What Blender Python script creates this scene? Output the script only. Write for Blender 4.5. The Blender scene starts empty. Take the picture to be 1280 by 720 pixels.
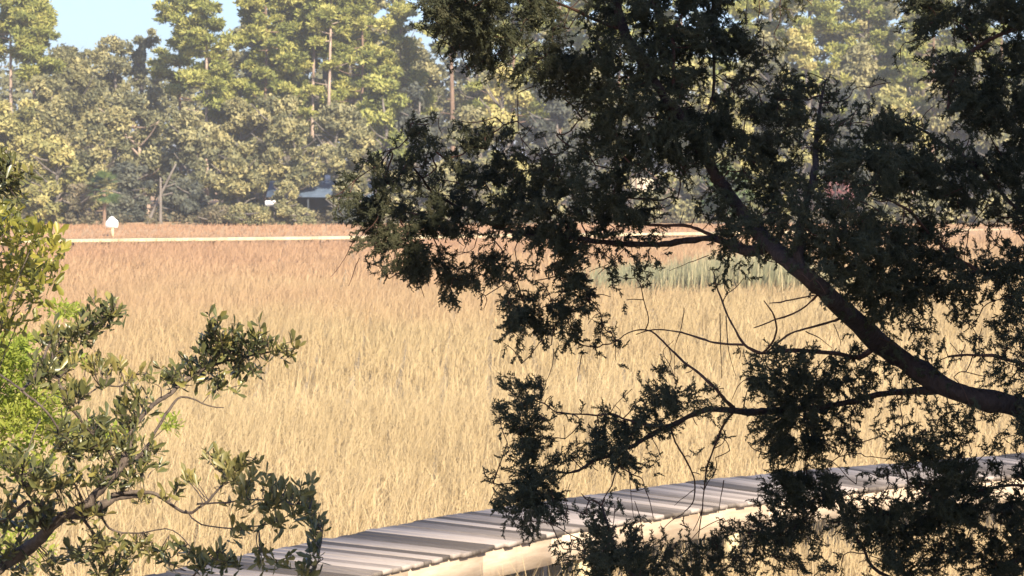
import bpy, math, random
import numpy as np
R = math.radians
C = bpy.context.scene.collection
SC = bpy.context.scene

# ------------------------------------------------------------------ camera, world, sun, exposure
CAM_Z, HFOV, HOR = 4.5, 24.0, 215.0            # eye height over the marsh, lens, horizon row of the 1280x720 photo
F = 640.0 / math.tan(R(HFOV / 2))
PITCH = math.atan((360 - HOR) / F)
cd = bpy.data.cameras.new('camera'); cam = bpy.data.objects.new('camera', cd); C.objects.link(cam)
cam.location = (0, 0, CAM_Z); cam.rotation_euler = (R(90) - PITCH, 0, 0)
cd.sensor_width = 36; cd.angle = R(HFOV); cd.clip_start = 0.05; cd.clip_end = 6000
cd.dof.use_dof = True; cd.dof.focus_distance = 8.5; cd.dof.aperture_fstop = 17
SC.camera = cam

SUN_EL, SUN_AZ = 29.0, 24.0                    # low sun behind the viewer, a little to the right
w = bpy.data.worlds.new('World'); SC.world = w; w.use_nodes = True
nt = w.node_tree; bg = nt.nodes['Background']
sky = nt.nodes.new('ShaderNodeTexSky'); sky.sky_type = 'NISHITA'; sky.sun_disc = False
sky.sun_elevation = R(SUN_EL); sky.sun_rotation = R(180 - SUN_AZ); sky.dust_density = 1.2; sky.ozone_density = 2.0
tintn = nt.nodes.new('ShaderNodeMix'); tintn.data_type = 'RGBA'; tintn.blend_type = 'MULTIPLY'; tintn.inputs[0].default_value = 1
tintn.inputs[7].default_value = (.60, .70, .96, 1)
nt.links.new(sky.outputs[0], tintn.inputs[6]); nt.links.new(tintn.outputs[2], bg.inputs[0]); bg.inputs[1].default_value = 0.10
sl = bpy.data.lights.new('sun', 'SUN'); sl.energy = 4.6; sl.angle = R(0.5); sl.color = (1.0, 0.885, 0.70)
so = bpy.data.objects.new('sun', sl); C.objects.link(so)
so.rotation_euler = (R(90 - SUN_EL), 0, R(SUN_AZ)); so.location = (10, -20, 30)
SC.view_settings.view_transform = 'Standard'; SC.view_settings.look = 'None'
SC.view_settings.exposure = 1.38; SC.view_settings.gamma = 1
SC.render.engine = 'CYCLES'
SC.cycles.max_bounces = 5; SC.cycles.diffuse_bounces = 2; SC.cycles.glossy_bounces = 1
SC.cycles.transmission_bounces = 2; SC.cycles.volume_bounces = 0; SC.cycles.transparent_max_bounces = 4
SC.cycles.use_adaptive_sampling = True

def at(x, y, Y):
    """world point seen at photo pixel x, y (1280x720) at distance Y ahead"""
    u, v = (x - 640) / F, (360 - y) / F
    cy, sy = math.cos(PITCH), math.sin(PITCH)
    dy, dz = cy + v * sy, v * cy - sy
    t = Y / dy
    return np.array((u * t, Y, CAM_Z + dz * t))
def px(Y): return Y / F                        # metres per photo pixel at distance Y

# ------------------------------------------------------------------ helpers
def sstep(a, b, x):
    t = np.clip((x - a) / (b - a), 0, 1); return t * t * (3 - 2 * t)
def ground_z(x, y):
    x = np.asarray(x, float); y = np.asarray(y, float)
    z = 1.5 * (1 - sstep(12.5, 18.5, y + 0.4 * np.sin(x * 0.7)))
    z = z + 0.55 * sstep(151, 166, y + 1.5 * np.sin(x * .11)) + 0.7 * sstep(170, 230, y)
    return z

class MB:
    """collects polygons (numpy) and links them as one mesh"""
    def __init__(s): s.V, s.F, s.T, s.n = [], [], [], 0
    def add(s, V, F, tint=0.5):
        V = np.asarray(V, float).reshape(-1, 3)
        for f in (F if isinstance(F, list) else [F]): s.F.append(np.asarray(f, int) + s.n)
        s.V.append(V); s.T.append(np.broadcast_to(np.asarray(tint, float), (len(V),)).copy()); s.n += len(V)
    def build(s, name, mat, parent=None, smooth=False):
        me = bpy.data.meshes.new(name)
        V = np.concatenate(s.V); T = np.concatenate(s.T)
        fl = [f for f in s.F if len(f)]
        loops = np.concatenate([f.ravel() for f in fl]); tot = np.concatenate([np.full(len(f), f.shape[1]) for f in fl])
        me.vertices.add(len(V)); me.vertices.foreach_set('co', V.astype(np.float32).ravel())
        me.loops.add(len(loops)); me.loops.foreach_set('vertex_index', loops.astype(np.int32))
        me.polygons.add(len(tot))
        st = np.concatenate([[0], np.cumsum(tot)[:-1]])
        me.polygons.foreach_set('loop_start', st.astype(np.int32)); me.polygons.foreach_set('loop_total', tot.astype(np.int32))
        if smooth: me.polygons.foreach_set('use_smooth', np.ones(len(tot), bool))
        a = me.attributes.new('tint', 'FLOAT', 'POINT'); a.data.foreach_set('value', T.astype(np.float32))
        me.update(calc_edges=True); me.validate()
        me.materials.append(mat)
        o = bpy.data.objects.new(name, me); C.objects.link(o)
        if parent is not None:
            o.parent = parent; o.matrix_parent_inverse.identity()
            o.location = -np.array(parent.location)
        return o
    def box(s, c, size, rz=0.0, tint=0.5, bev=0.0):
        c = np.asarray(c, float); h = np.asarray(size, float) / 2
        b = min(bev, h.min() * 0.9)
        pts, fs = [], []
        if b <= 0:
            v = np.array([(x, y, z) for z in (-1, 1) for y in (-1, 1) for x in (-1, 1)], float) * h
            f = np.array([(0, 2, 3, 1), (4, 5, 7, 6), (0, 1, 5, 4), (2, 6, 7, 3), (0, 4, 6, 2), (1, 3, 7, 5)])
            fl = [f]
        else:                                   # box with its vertical and top edges chamfered
            ring = lambda k, z: [(-h[0] + k + b * q[0], 0, 0) for q in ()]
            def loop(ins, z):
                a, e = h[0] - ins, h[1] - ins; q = b
                return [(-a + q, -e, z), (a - q, -e, z), (a, -e + q, z), (a, e - q, z), (a - q, e, z), (-a + q, e, z), (-a, e - q, z), (-a, -e + q, z)]
            v = np.array(loop(0, -h[2]) + loop(0, h[2] - b) + loop(b * .8, h[2]))
            q4 = [(i + 8 * k, (i + 1) % 8 + 8 * k, (i + 1) % 8 + 8 * k + 8, i + 8 * k + 8) for k in (0, 1) for i in range(8)]
            fl = [np.array(q4), np.array([list(range(16, 24))]), np.array([list(range(7, -1, -1))])]
        ca, sa = math.cos(rz), math.sin(rz)
        v = v @ np.array([[ca, sa, 0], [-sa, ca, 0], [0, 0, 1]]) + c
        s.add(v, fl, tint)
    def tube(s, P, rad, sides=6, tint=0.5, rough=0.0, rng=None):
        P = np.asarray(P, float); n = len(P)
        rad = np.broadcast_to(np.asarray(rad, float), (n,))
        T = np.gradient(P, axis=0); T /= np.linalg.norm(T, axis=1)[:, None] + 1e-12
        up = np.array((0.31, 0.17, 0.93)); A = np.cross(T, up); bad = np.linalg.norm(A, axis=1) < .1
        A[bad] = np.cross(T[bad], (1, 0, 0)); A /= np.linalg.norm(A, axis=1)[:, None]; B = np.cross(T, A)
        th = np.arange(sides) * 2 * math.pi / sides
        rr = rad[:, None] * np.ones(sides)
        if rough and rng is not None: rr = rr * (1 + rough * rng.normal(size=rr.shape))
        V = P[:, None] + rr[..., None] * (np.cos(th)[None, :, None] * A[:, None] + np.sin(th)[None, :, None] * B[:, None])
        i = np.arange(n - 1)[:, None] * sides; j = np.arange(sides); k = (j + 1) % sides
        Fq = np.stack([i + j, i + k, i + sides + k, i + sides + j], -1).reshape(-1, 4)
        caps = [np.array([list(range(sides - 1, -1, -1))]), np.array([list(range((n - 1) * sides, n * sides))])]
        s.add(V.reshape(-1, 3), [Fq] + caps, tint)

def smooth_path(P, k=4):
    """Catmull-Rom through points (any number of columns)"""
    P = np.asarray(P, float); Q = np.vstack([2 * P[0] - P[1], P, 2 * P[-1] - P[-2]]); out = []
    for i in range(1, len(Q) - 2):
        a, b, c, d = Q[i - 1], Q[i], Q[i + 1], Q[i + 2]
        for t in np.arange(k) / k:
            out.append(.5 * (2 * b + (c - a) * t + (2 * a - 5 * b + 4 * c - d) * t * t + (3 * b - a - 3 * c + d) * t ** 3))
    out.append(P[-1]); return np.array(out)
def unit(v): return v / (np.linalg.norm(v, axis=-1, keepdims=True) + 1e-12)

def cards(mb, rng, P, size, aspect=0.6, axis=None, tint=None, flat=0.0, out=None):
    """small pointed leaf-clump faces at P; axis: preferred long direction"""
    n = len(P); size = np.broadcast_to(size, (n,))
    D = unit(rng.normal(size=(n, 3)) if axis is None else axis)
    N = rng.normal(size=(n, 3)); N[:, 2] += flat
    if out is not None: N = N * .75 + out * 1.1
    S = unit(np.cross(D, N)); h = size[:, None] / 2
    a = aspect * (0.7 + .6 * rng.random((n, 1)))
    sh = (rng.random((n, 1)) - .3) * .5
    V = np.stack([P - D * h, P + S * h * a + D * h * sh, P + D * h, P - S * h * a + D * h * sh], 1)
    Fq = np.arange(4 * n).reshape(n, 4)
    t = rng.random(n) if tint is None else tint
    mb.add(V.reshape(-1, 3), Fq, np.repeat(t, 4))

def tag(o, label, cat, group=None, kind=None):
    if label: o['label'] = label
    if cat: o['category'] = cat
    if group: o['group'] = group
    if kind: o['kind'] = kind
    return o
def empty(name, loc, label, cat, group=None):
    o = bpy.data.objects.new(name, None); C.objects.link(o); o.location = loc; o.empty_display_size = .3
    return tag(o, label, cat, group)

# ------------------------------------------------------------------ materials
def new_mat(name):
    m = bpy.data.materials.new(name); m.use_nodes = True; n = m.node_tree
    return m, n, n.nodes['Principled BSDF'], n.links
def ramp(n, pts):
    r = n.nodes.new('ShaderNodeValToRGB'); e = r.color_ramp.elements
    while len(e) < len(pts): e.new(0.5)
    for k, (p, c) in enumerate(pts): e[k].position = p; e[k].color = (*c, 1)
    return r
def leaf_mat(name, cols, rough=0.55, spec=0.25, trans=0.25, nscale=0.4, namt=0.45):
    """foliage: own leaf to leaf colour differences plus slow noise across the plant, some light through the leaf"""
    m, n, b, L = new_mat(name)
    at_ = n.nodes.new('ShaderNodeAttribute'); at_.attribute_name = 'tint'
    tc = n.nodes.new('ShaderNodeNewGeometry'); nz = n.nodes.new('ShaderNodeTexNoise'); nz.inputs['Scale'].default_value = nscale; nz.inputs['Detail'].default_value = 3
    L.new(tc.outputs['Position'], nz.inputs['Vector'])
    mx = n.nodes.new('ShaderNodeMix'); mx.inputs[0].default_value = namt
    L.new(at_.outputs['Fac'], mx.inputs[2]); L.new(nz.outputs['Fac'], mx.inputs[3])
    r = ramp(n, [(i / (len(cols) - 1) * .7 + .15, c) for i, c in enumerate(cols)])
    L.new(mx.outputs[0], r.inputs[0]); L.new(r.outputs[0], b.inputs['Base Color'])
    b.inputs['Roughness'].default_value = rough; b.inputs['Specular IOR Level'].default_value = spec
    if trans:
        t = n.nodes.new('ShaderNodeBsdfTranslucent'); L.new(r.outputs[0], t.inputs['Color'])
        s = n.nodes.new('ShaderNodeMixShader'); s.inputs[0].default_value = trans
        L.new(b.outputs[0], s.inputs[1]); L.new(t.outputs[0], s.inputs[2]); L.new(s.outputs[0], n.nodes['Material Output'].inputs['Surface'])
    return m
def rough_mat(name, c1, c2, scale=8, stretch=(1, 1, 1), rough=0.85, bump=0.3, mid=.5, tint=0.0, metal=0):
    m, n, b, L = new_mat(name)
    g = n.nodes.new('ShaderNodeNewGeometry'); mp = n.nodes.new('ShaderNodeMapping'); mp.inputs['Scale'].default_value = stretch
    nz = n.nodes.new('ShaderNodeTexNoise'); nz.inputs['Scale'].default_value = scale; nz.inputs['Detail'].default_value = 6; nz.inputs['Roughness'].default_value = .65
    L.new(g.outputs['Position'], mp.inputs[0]); L.new(mp.outputs[0], nz.inputs['Vector'])
    src = nz.outputs['Fac']
    if tint:
        a = n.nodes.new('ShaderNodeAttribute'); a.attribute_name = 'tint'
        mx = n.nodes.new('ShaderNodeMix'); mx.inputs[0].default_value = tint
        L.new(src, mx.inputs[2]); L.new(a.outputs['Fac'], mx.inputs[3]); src = mx.outputs[0]
    r = ramp(n, [(mid - .22, c1), (mid + .22, c2)]); L.new(src, r.inputs[0]); L.new(r.outputs[0], b.inputs['Base Color'])
    bp = n.nodes.new('ShaderNodeBump'); bp.inputs['Strength'].default_value = bump; bp.inputs['Distance'].default_value = .02
    L.new(nz.outputs['Fac'], bp.inputs['Height']); L.new(bp.outputs[0], b.inputs['Normal'])
    b.inputs['Roughness'].default_value = rough; b.inputs['Specular IOR Level'].default_value = .2; b.inputs['Metallic'].default_value = metal
    return m

M = {}
M['cedar_leaf'] = leaf_mat('cedar_leaf', [(.042, .047, .027), (.072, .076, .042), (.12, .105, .058)], .7, .1, .1, 2.5, .4)
M['cedar_bark'] = rough_mat('cedar_bark', (.028, .019, .015), (.078, .053, .042), 60, (1, 1, .25), .9, .8)
M['cedar_twig'] = rough_mat('cedar_twig', (.05, .024, .016), (.12, .065, .045), 40, (1, 1, 1), .85, .2)
M['bush_leaf'] = leaf_mat('bush_leaf', [(.055, .065, .03), (.13, .13, .046), (.30, .25, .065)], .35, .5, .2, 3.0, .3)
M['bush_leaf_sun_olive'] = leaf_mat('bush_leaf_sun_olive', [(.12, .125, .05), (.24, .205, .065), (.37, .285, .09)], .4, .4, .3, 3.0, .3)  # olive leaves, sunlight on the outer twigs put into the colour
M['bush_bark'] = rough_mat('bush_bark', (.05, .036, .028), (.16, .125, .10), 50, (1, 1, .5), .9, .6)
M['lime_leaf'] = leaf_mat('lime_leaf', [(.20, .26, .035), (.33, .38, .06), (.45, .45, .10)], .5, .3, .5, 2.0, .3)
M['gold_leaf'] = leaf_mat('gold_leaf', [(.09, .10, .02), (.22, .21, .035), (.38, .32, .06)], .4, .4, .35, 3.0, .3)
M['pine_leaf'] = leaf_mat('pine_leaf', [(.08, .095, .035), (.23, .245, .06), (.46, .42, .125)], .6, .2, .18)
M['oak_grey'] = leaf_mat('oak_grey', [(.085, .09, .055), (.20, .19, .095), (.40, .35, .165)], .6, .2, .18)
M['oak_olive'] = leaf_mat('oak_olive', [(.08, .085, .045), (.21, .195, .09), (.43, .365, .16)], .6, .2, .18)
M['yellow_leaf'] = leaf_mat('yellow_leaf', [(.12, .125, .05), (.30, .275, .10), (.52, .44, .17)], .6, .2, .2)
M['dark_leaf'] = leaf_mat('dark_leaf', [(.04, .048, .038), (.085, .09, .068), (.15, .15, .10)], .6, .2, .15)
M['brush_leaf'] = leaf_mat('brush_leaf', [(.08, .07, .045), (.15, .135, .08), (.24, .19, .12)], .7, .1, .2)
M['palm_leaf'] = leaf_mat('palm_leaf', [(.05, .08, .03), (.09, .13, .045), (.15, .18, .06)], .5, .3, .2)
M['pink_leaf'] = leaf_mat('pink_leaf', [(.24, .085, .08), (.33, .14, .13), (.45, .28, .24)], .6, .2, .3)
M['pale_bark'] = rough_mat('pale_bark', (.22, .155, .115), (.48, .37, .29), 3, (1, 1, .3), .9, .5)
M['grey_bark'] = rough_mat('grey_bark', (.09, .078, .068), (.22, .19, .16), 3, (1, 1, .3), .9, .5)
M['brown_bark'] = rough_mat('brown_bark', (.10, .065, .045), (.30, .20, .14), 3, (1, 1, .3), .9, .5)
M['deck_wood'] = rough_mat('deck_wood', (.085, .07, .058), (.37, .31, .262), 9, (1, 1, 1), .85, .06, .5, .62)
m_ = M['deck_wood']; n_ = m_.node_tree; mp_ = next(q for q in n_.nodes if q.type == 'MAPPING'); pre = n_.nodes.new('ShaderNodeMapping')
pre.inputs['Rotation'].default_value = (0, 0, R(-47)); src_ = mp_.inputs[0].links[0].from_socket; n_.links.new(src_, pre.inputs[0]); n_.links.new(pre.outputs[0], mp_.inputs[0]); mp_.inputs['Scale'].default_value = (5.0, .35, 1)
M['rim_wood'] = rough_mat('rim_wood', (.30, .225, .155), (.58, .46, .34), 3.0, (.8, .8, 5), .85, .2, .5, .25)
M['post_wood'] = rough_mat('post_wood', (.42, .34, .20), (.68, .57, .36), 5, (1, 1, .2), .85, .3)
M['white_paint'] = rough_mat('white_paint', (.76, .76, .74), (.84, .84, .82), 5, (1, 1, 1), .6, .05)
M['cream_paint'] = rough_mat('cream_paint', (.36, .31, .22), (.46, .40, .30), 3, (1, 1, 1), .7, .1)
M['blue_metal'] = rough_mat('blue_metal', (.055, .08, .12), (.11, .145, .20), 2, (1, 1, 1), .5, .05)
M['shade_dark_wall'] = rough_mat('shade_dark_wall', (.035, .042, .055), (.06, .068, .08), 2, (1, 1, 1), .8, .1)  # shed wall and posts, shade under the roof put into the colour
M['shade_house_wall'] = rough_mat('shade_house_wall', (.42, .44, .44), (.5, .52, .52), 3, (1, 1, 1), .8, .1)
M['shade_house_roof'] = rough_mat('shade_house_roof', (.06, .06, .065), (.12, .12, .12), 6, (1, 1, 1), .9, .3)
m, n, b, L = new_mat('window_glass'); b.inputs['Base Color'].default_value = (.03, .04, .05, 1); b.inputs['Roughness'].default_value = .05; M['glass'] = m

# marsh grass: zones of different species across the marsh give the slow colour change with distance
def grass_mat():
    m, n, b, L = new_mat('marsh_grass')
    g = n.nodes.new('ShaderNodeNewGeometry'); sp = n.nodes.new('ShaderNodeSeparateXYZ'); L.new(g.outputs['Position'], sp.inputs[0])
    mp = n.nodes.new('ShaderNodeMapping'); mp.inputs['Scale'].default_value = (.10, .05, 0); L.new(g.outputs['Position'], mp.inputs[0])
    nz = n.nodes.new('ShaderNodeTexNoise'); nz.inputs['Scale'].default_value = 1.0; nz.inputs['Detail'].default_value = 5; L.new(mp.outputs[0], nz.inputs['Vector'])
    def math_(op, a, bb):
        k = n.nodes.new('ShaderNodeMath'); k.operation = op
        for i, q in enumerate((a, bb)):
            if isinstance(q, (int, float)): k.inputs[i].default_value = q
            else: L.new(q, k.inputs[i])
        return k.outputs[0]
    yn = math_('ADD', math_('SUBTRACT', math_('DIVIDE', sp.outputs['Y'], 160.0), math_('MULTIPLY', sp.outputs['X'], .008)), math_('MULTIPLY', math_('SUBTRACT', nz.outputs['Fac'], .5), .6))
    zone = ramp(n, [(.10, (.56, .43, .245)), (.24, (.515, .395, .22)), (.36, (.46, .35, .19)), (.48, (.465, .335, .185)), (.62, (.45, .305, .175)), (.95, (.425, .26, .155))])
    L.new(yn, zone.inputs[0])
    a = n.nodes.new('ShaderNodeAttribute'); a.attribute_name = 'tint'
    br = ramp(n, [(0, (.72, .70, .66)), (.35, (.93, .92, .90)), (.75, (1.0, 1.0, 1.0)), (1, (1.12, 1.12, 1.10))]); L.new(a.outputs['Fac'], br.inputs[0])
    mx = n.nodes.new('ShaderNodeMix'); mx.data_type = 'RGBA'; mx.blend_type = 'MULTIPLY'; mx.inputs[0].default_value = 1
    L.new(zone.outputs[0], mx.inputs[6]); L.new(br.outputs[0], mx.inputs[7]); L.new(mx.outputs[2], b.inputs['Base Color'])
    b.inputs['Roughness'].default_value = .8; b.inputs['Specular IOR Level'].default_value = .1
    t = n.nodes.new('ShaderNodeBsdfTranslucent'); L.new(mx.outputs[2], t.inputs[0])
    s = n.nodes.new('ShaderNodeMixShader'); s.inputs[0].default_value = .3
    L.new(b.outputs[0], s.inputs[1]); L.new(t.outputs[0], s.inputs[2]); L.new(s.outputs[0], n.nodes['Material Output'].inputs['Surface'])
    return m
M['grass'] = grass_mat()
M['reed'] = leaf_mat('reed', [(.20, .205, .12), (.34, .31, .18), (.48, .39, .23)], .7, .1, .25, .3, .4)
def ground_mat():
    m, n, b, L = new_mat('marsh_ground')
    g = n.nodes.new('ShaderNodeNewGeometry'); sp = n.nodes.new('ShaderNodeSeparateXYZ'); L.new(g.outputs['Position'], sp.inputs[0])
    nz = n.nodes.new('ShaderNodeTexNoise'); nz.inputs['Scale'].default_value = .35; nz.inputs['Detail'].default_value = 8; nz.inputs['Roughness'].default_value = .7
    L.new(g.outputs['Position'], nz.inputs['Vector'])
    mud = ramp(n, [(.3, (.34, .26, .15)), (.7, (.48, .37, .22))]); L.new(nz.outputs['Fac'], mud.inputs[0])
    bank = ramp(n, [(.3, (.36, .22, .12)), (.55, (.46, .30, .17)), (.75, (.54, .38, .23))]); L.new(nz.outputs['Fac'], bank.inputs[0])
    mr = n.nodes.new('ShaderNodeMapRange'); mr.inputs[1].default_value = 146; mr.inputs[2].default_value = 153; L.new(sp.outputs['Y'], mr.inputs[0])
    mx = n.nodes.new('ShaderNodeMix'); mx.data_type = 'RGBA'; L.new(mr.outputs[0], mx.inputs[0]); L.new(mud.outputs[0], mx.inputs[6]); L.new(bank.outputs[0], mx.inputs[7])
    L.new(mx.outputs[2], b.inputs['Base Color']); b.inputs['Roughness'].default_value = .95; b.inputs['Specular IOR Level'].default_value = .1
    bp = n.nodes.new('ShaderNodeBump'); bp.inputs['Strength'].default_value = .5; bp.inputs['Distance'].default_value = .1
    L.new(nz.outputs['Fac'], bp.inputs['Height']); L.new(bp.outputs[0], b.inputs['Normal'])
    return m
M['ground'] = ground_mat()

# ------------------------------------------------------------------ ground
xs = np.concatenate([[-2500, -900, -400, -200], np.arange(-120, 121, 4), [200, 400, 900, 2500]])
ys = np.concatenate([[-600, -100, -40, -20, -10, 0, 6, 10], np.arange(12, 20, .75), np.arange(21, 145, 6), np.arange(146, 240, 3), [300, 500, 1000, 3000]])
X, Y = np.meshgrid(xs, ys); Z = ground_z(X, Y)
g = MB(); nx = len(xs); i, j = np.meshgrid(np.arange(len(ys) - 1), np.arange(nx - 1), indexing='ij'); a = i * nx + j
g.add(np.stack([X, Y, Z], -1).reshape(-1, 3), np.stack([a, a + 1, a + nx + 1, a + nx], -1).reshape(-1, 4))
tag(g.build('marsh_ground', M['ground'], smooth=True), None, None, kind='structure')

# ------------------------------------------------------------------ near boardwalk
DZ = 1.0
def on_deck(x, y, z=DZ):                      # photo pixel on the horizontal plane z
    u, v = (x - 640) / F, (360 - y) / F
    cy, sy = math.cos(PITCH), math.sin(PITCH); dy, dz = cy + v * sy, v * cy - sy
    t = (z - CAM_Z) / dz
    return np.array((u * t, dy * t, z))
EDGE = [on_deck(x, y)[:2] for x, y in ((340, 688), (470, 661.5), (600, 638.5), (797, 611), (945, 593.5), (1250, 569))]   # far edge of the deck, gently curving
EDGE = np.array([EDGE[0] + (EDGE[0] - EDGE[1]) * 3] + [EDGE[0] + (EDGE[0] - EDGE[1]) * 1] + EDGE + [EDGE[-1] + (EDGE[-1] - EDGE[-2]) * .8, EDGE[-1] + (EDGE[-1] - EDGE[-2]) * 2.2])
PTH = smooth_path(EDGE, 12); ARC = np.concatenate([[0], np.cumsum(np.linalg.norm(np.diff(PTH, axis=0), axis=1))])
TAN = unit(np.gradient(PTH, axis=0)); TAN = np.stack([np.convolve(np.pad(TAN[:, i], 9, mode='edge'), np.ones(19) / 19, 'valid') for i in (0, 1)], 1); TAN = unit(TAN)
WID = 1.52; WLEN = ARC[-1]
def walk(s, t, z):
    p = np.array([np.interp(s, ARC, PTH[:, i]) for i in (0, 1)]); d = unit(np.array([np.interp(s, ARC, TAN[:, i]) for i in (0, 1)]))
    return np.array((p[0] + d[1] * t, p[1] - d[0] * t, z))
def wang(s): d = [np.interp(s, ARC, TAN[:, i]) for i in (0, 1)]; return math.atan2(d[1], d[0])
bw = empty('boardwalk', walk(WLEN * .45, WID / 2, 0), 'weathered grey plank boardwalk with pale rim board crossing the marsh in front', 'boardwalk')
rng = np.random.default_rng(5)
dk = MB(); s = .1
while s < WLEN:
    e0, e1 = rng.normal(0, .012, 2)
    dk.box(walk(s, WID / 2 + e0, DZ - .019 + rng.normal(0, .003)), (.134, WID + .06 + e1, .038), wang(s) + rng.normal(0, .004), rng.random(), .006)
    s += .152
dk.build('deck', M['deck_wood'], bw)
for t_ in (WID - .045, .045):
    rb = MB(); s = 0.0
    while s < WLEN - 1.2:
        a_, b_ = walk(s + .001, t_, 0), walk(s + 1.219, t_, 0); c = (a_ + b_) / 2; c[2] = DZ - .04 - .14
        rb.box(c, (np.linalg.norm(b_ - a_) - .002, .04, .28), math.atan2(b_[1] - a_[1], b_[0] - a_[0]), rng.random(), .004); s += 1.22
    rb.build('rim_board', M['rim_wood'], bw)
S0 = float(ARC[np.argmin(np.abs(PTH[:, 0] - on_deck(985, 590)[0]))]) % 2.44
for k in range(int((WLEN - .3 - S0) / 2.44) + 1):
    for t_ in (.13, WID - .13):
        p = walk(S0 + 2.44 * k, t_, 0); pb = MB(); pb.tube([(p[0], p[1], -.3), (p[0], p[1], DZ - .045)], .085, 10)
        pb.build('post', M['post_wood'], bw, smooth=True)
    jb = MB(); jb.box(walk(S0 + 2.44 * k, WID / 2, DZ - .16), (.05, WID - .36, .22), wang(S0 + 2.44 * k)); jb.build('joist', M['post_wood'], bw)

# ------------------------------------------------------------------ far boardwalk along the shore
fb0, fb1 = on_deck(60, 299.5, .55), on_deck(455, 295.2, .55)
fd = unit(fb1 - fb0); fn = np.array((fd[1], -fd[0], 0)); fang = math.atan2(fd[1], fd[0])
FL = 92.0
def fwalk(s, t, z): p = fb0 + fd * s + fn * t; return np.array((p[0], p[1], z))
fw = empty('boardwalk', fwalk(10, 0, 0), 'thin pale boardwalk on short posts far across the marsh before the trees', 'boardwalk')
d = MB(); s = -8.0
while s < FL:
    d.box(fwalk(s + 1.5, -.3, .53), (2.97, 1.8, .05), fang, rng.random()); s += 3.0
d.build('deck', M['post_wood'], fw)
d = MB(); s = -8.0
while s < FL:
    d.box(fwalk(s + 1.5, .58, .44), (2.98, .05, .12), fang, rng.random()); s += 3.0
d.build('rim_board', M['post_wood'], fw)
s = -6.5
while s < FL:
    p = fwalk(s, .45, 0); q = MB(); q.box((p[0], p[1], .08), (.42, .25, .5), fang); q.build('post', M['brown_bark'], fw); s += 3.0
p = fwalk(21.6, -.4, 0); q = MB(); q.box((p[0], p[1], .75), (.16, .16, 1.1), fang, .5, .02); q.build('piling', M['post_wood'], fw)

# white round-topped board on a post
p = on_deck(140, 297.5, .3); p[1] = 158.0; p = at(140, 292, 158.0); gz = float(ground_z(p[0], p[1]))
sg = empty('white_sign', (p[0], p[1], gz), 'small white round-topped board on a short post before the far trees', 'sign')
k = px(158.0); zc = at(140, 284.5, 158.0)[2]
out = [(-7.6, 0), (-8, 4), (-7.2, 7.5), (-4.5, 10.5), (-2.0, 13.2), (0, 14.2), (2.0, 13.4), (4.0, 11.2), (7.6, 8.2), (8, 4), (7.4, 0)]
b_ = MB(); nn = len(out)
V = [(p[0] + x * k, p[1] - .03 + yy, zc + z * k) for yy in (0, .05) for x, z in out]
b_.add(V, [np.array([list(range(nn))]), np.array([list(range(2 * nn - 1, nn - 1, -1))]), np.array([(i, i + nn, (i + 1) % nn + nn, (i + 1) % nn) for i in range(nn)])])
b_.build('board', M['white_paint'], sg)
b_ = MB(); b_.box((p[0] + .03, p[1] + .08, (zc + .3 + gz - .2) / 2), (.18, .1, zc + .3 - gz + .2), 0, .5, .02); b_.build('post', M['post_wood'], sg)

# ------------------------------------------------------------------ marsh grass and reeds (stuff)
def blades(mb, rng, n, y0, y1, hgt, wid, spread=.29, lean=.22, ymask=None, tint=None):
    u = rng.random(n); y = np.sqrt(y0 * y0 + u * (y1 * y1 - y0 * y0)); x = (rng.random(n) * 2 - 1) * (y * spread + 1.5)
    # blades stand in tussocks
    cl = .35 + .012 * y
    gx = np.round(x / cl) * cl; gy = np.round(y / cl) * cl
    x = x + (gx - x) * .2 * rng.random(n); y = y + (gy - y) * .2 * rng.random(n)
    if y0 < 40:                                # nothing grows up through the boardwalk
        k_ = np.concatenate([np.argmin((a_[:, None] - PTH[None, ::3, 0]) ** 2 + (b_[:, None] - PTH[None, ::3, 1]) ** 2, 1) for a_, b_ in zip(np.array_split(x, 8), np.array_split(y, 8))]) * 3
        tt = (x - PTH[k_, 0]) * TAN[k_, 1] - (y - PTH[k_, 1]) * TAN[k_, 0]
        keep = ~((tt > -.14) & (tt < WID + .14)); x, y, tt = x[keep], y[keep], tt[keep]; n = len(x); hgt = hgt * np.where((tt > WID) & (tt < WID + 1.6), 1.22, 1.0)
    z = ground_z(x, y)
    if y1 > 100:
        dt = (x - fb0[0]) * fn[0] + (y - fb0[1]) * fn[1]; hgt = hgt * np.where((dt > -1) & (dt < 5), .5, 1.0)
    h = hgt * (.55 + .65 * rng.random(n)) * (1 + .16 * np.sin(x * .35 + 1.3 * np.sin(y * .21)) * np.sin(y * .16 + .5))
    
    a = rng.random(n) * 2 * math.pi; W = np.stack([np.cos(a), np.sin(a), 0 * a], -1) * (wid * (.6 + .8 * rng.random(n)))[:, None] / 2
    # wind-combed: most blades lean the same way, some lie across
    ln = np.stack([rng.normal(.12, lean, n), rng.normal(0, lean, n), np.ones(n)], -1); ln *= h[:, None]
    Bp = np.stack([x, y, z - .02], -1); md = Bp + ln * np.array((.35, .35, .58)); tp = Bp + ln * np.array((1.1, 1.1, .93))
    V = np.stack([Bp - W, Bp + W, md + W * .8, md - W * .8, tp], 1).reshape(-1, 3)
    o = np.arange(n)[:, None] * 5
    t = np.clip(rng.normal(.5, .22, n), 0, 1) if tint is None else tint(x, y, rng)
    mb.add(V, [o + np.array([0, 1, 2, 3]), o + np.array([3, 2, 4])], np.repeat(t, 5))
rng = np.random.default_rng(11)
gr = MB()
notreed = None
blades(gr, rng, 110000, 17.5, 45, .66, .012)
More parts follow.
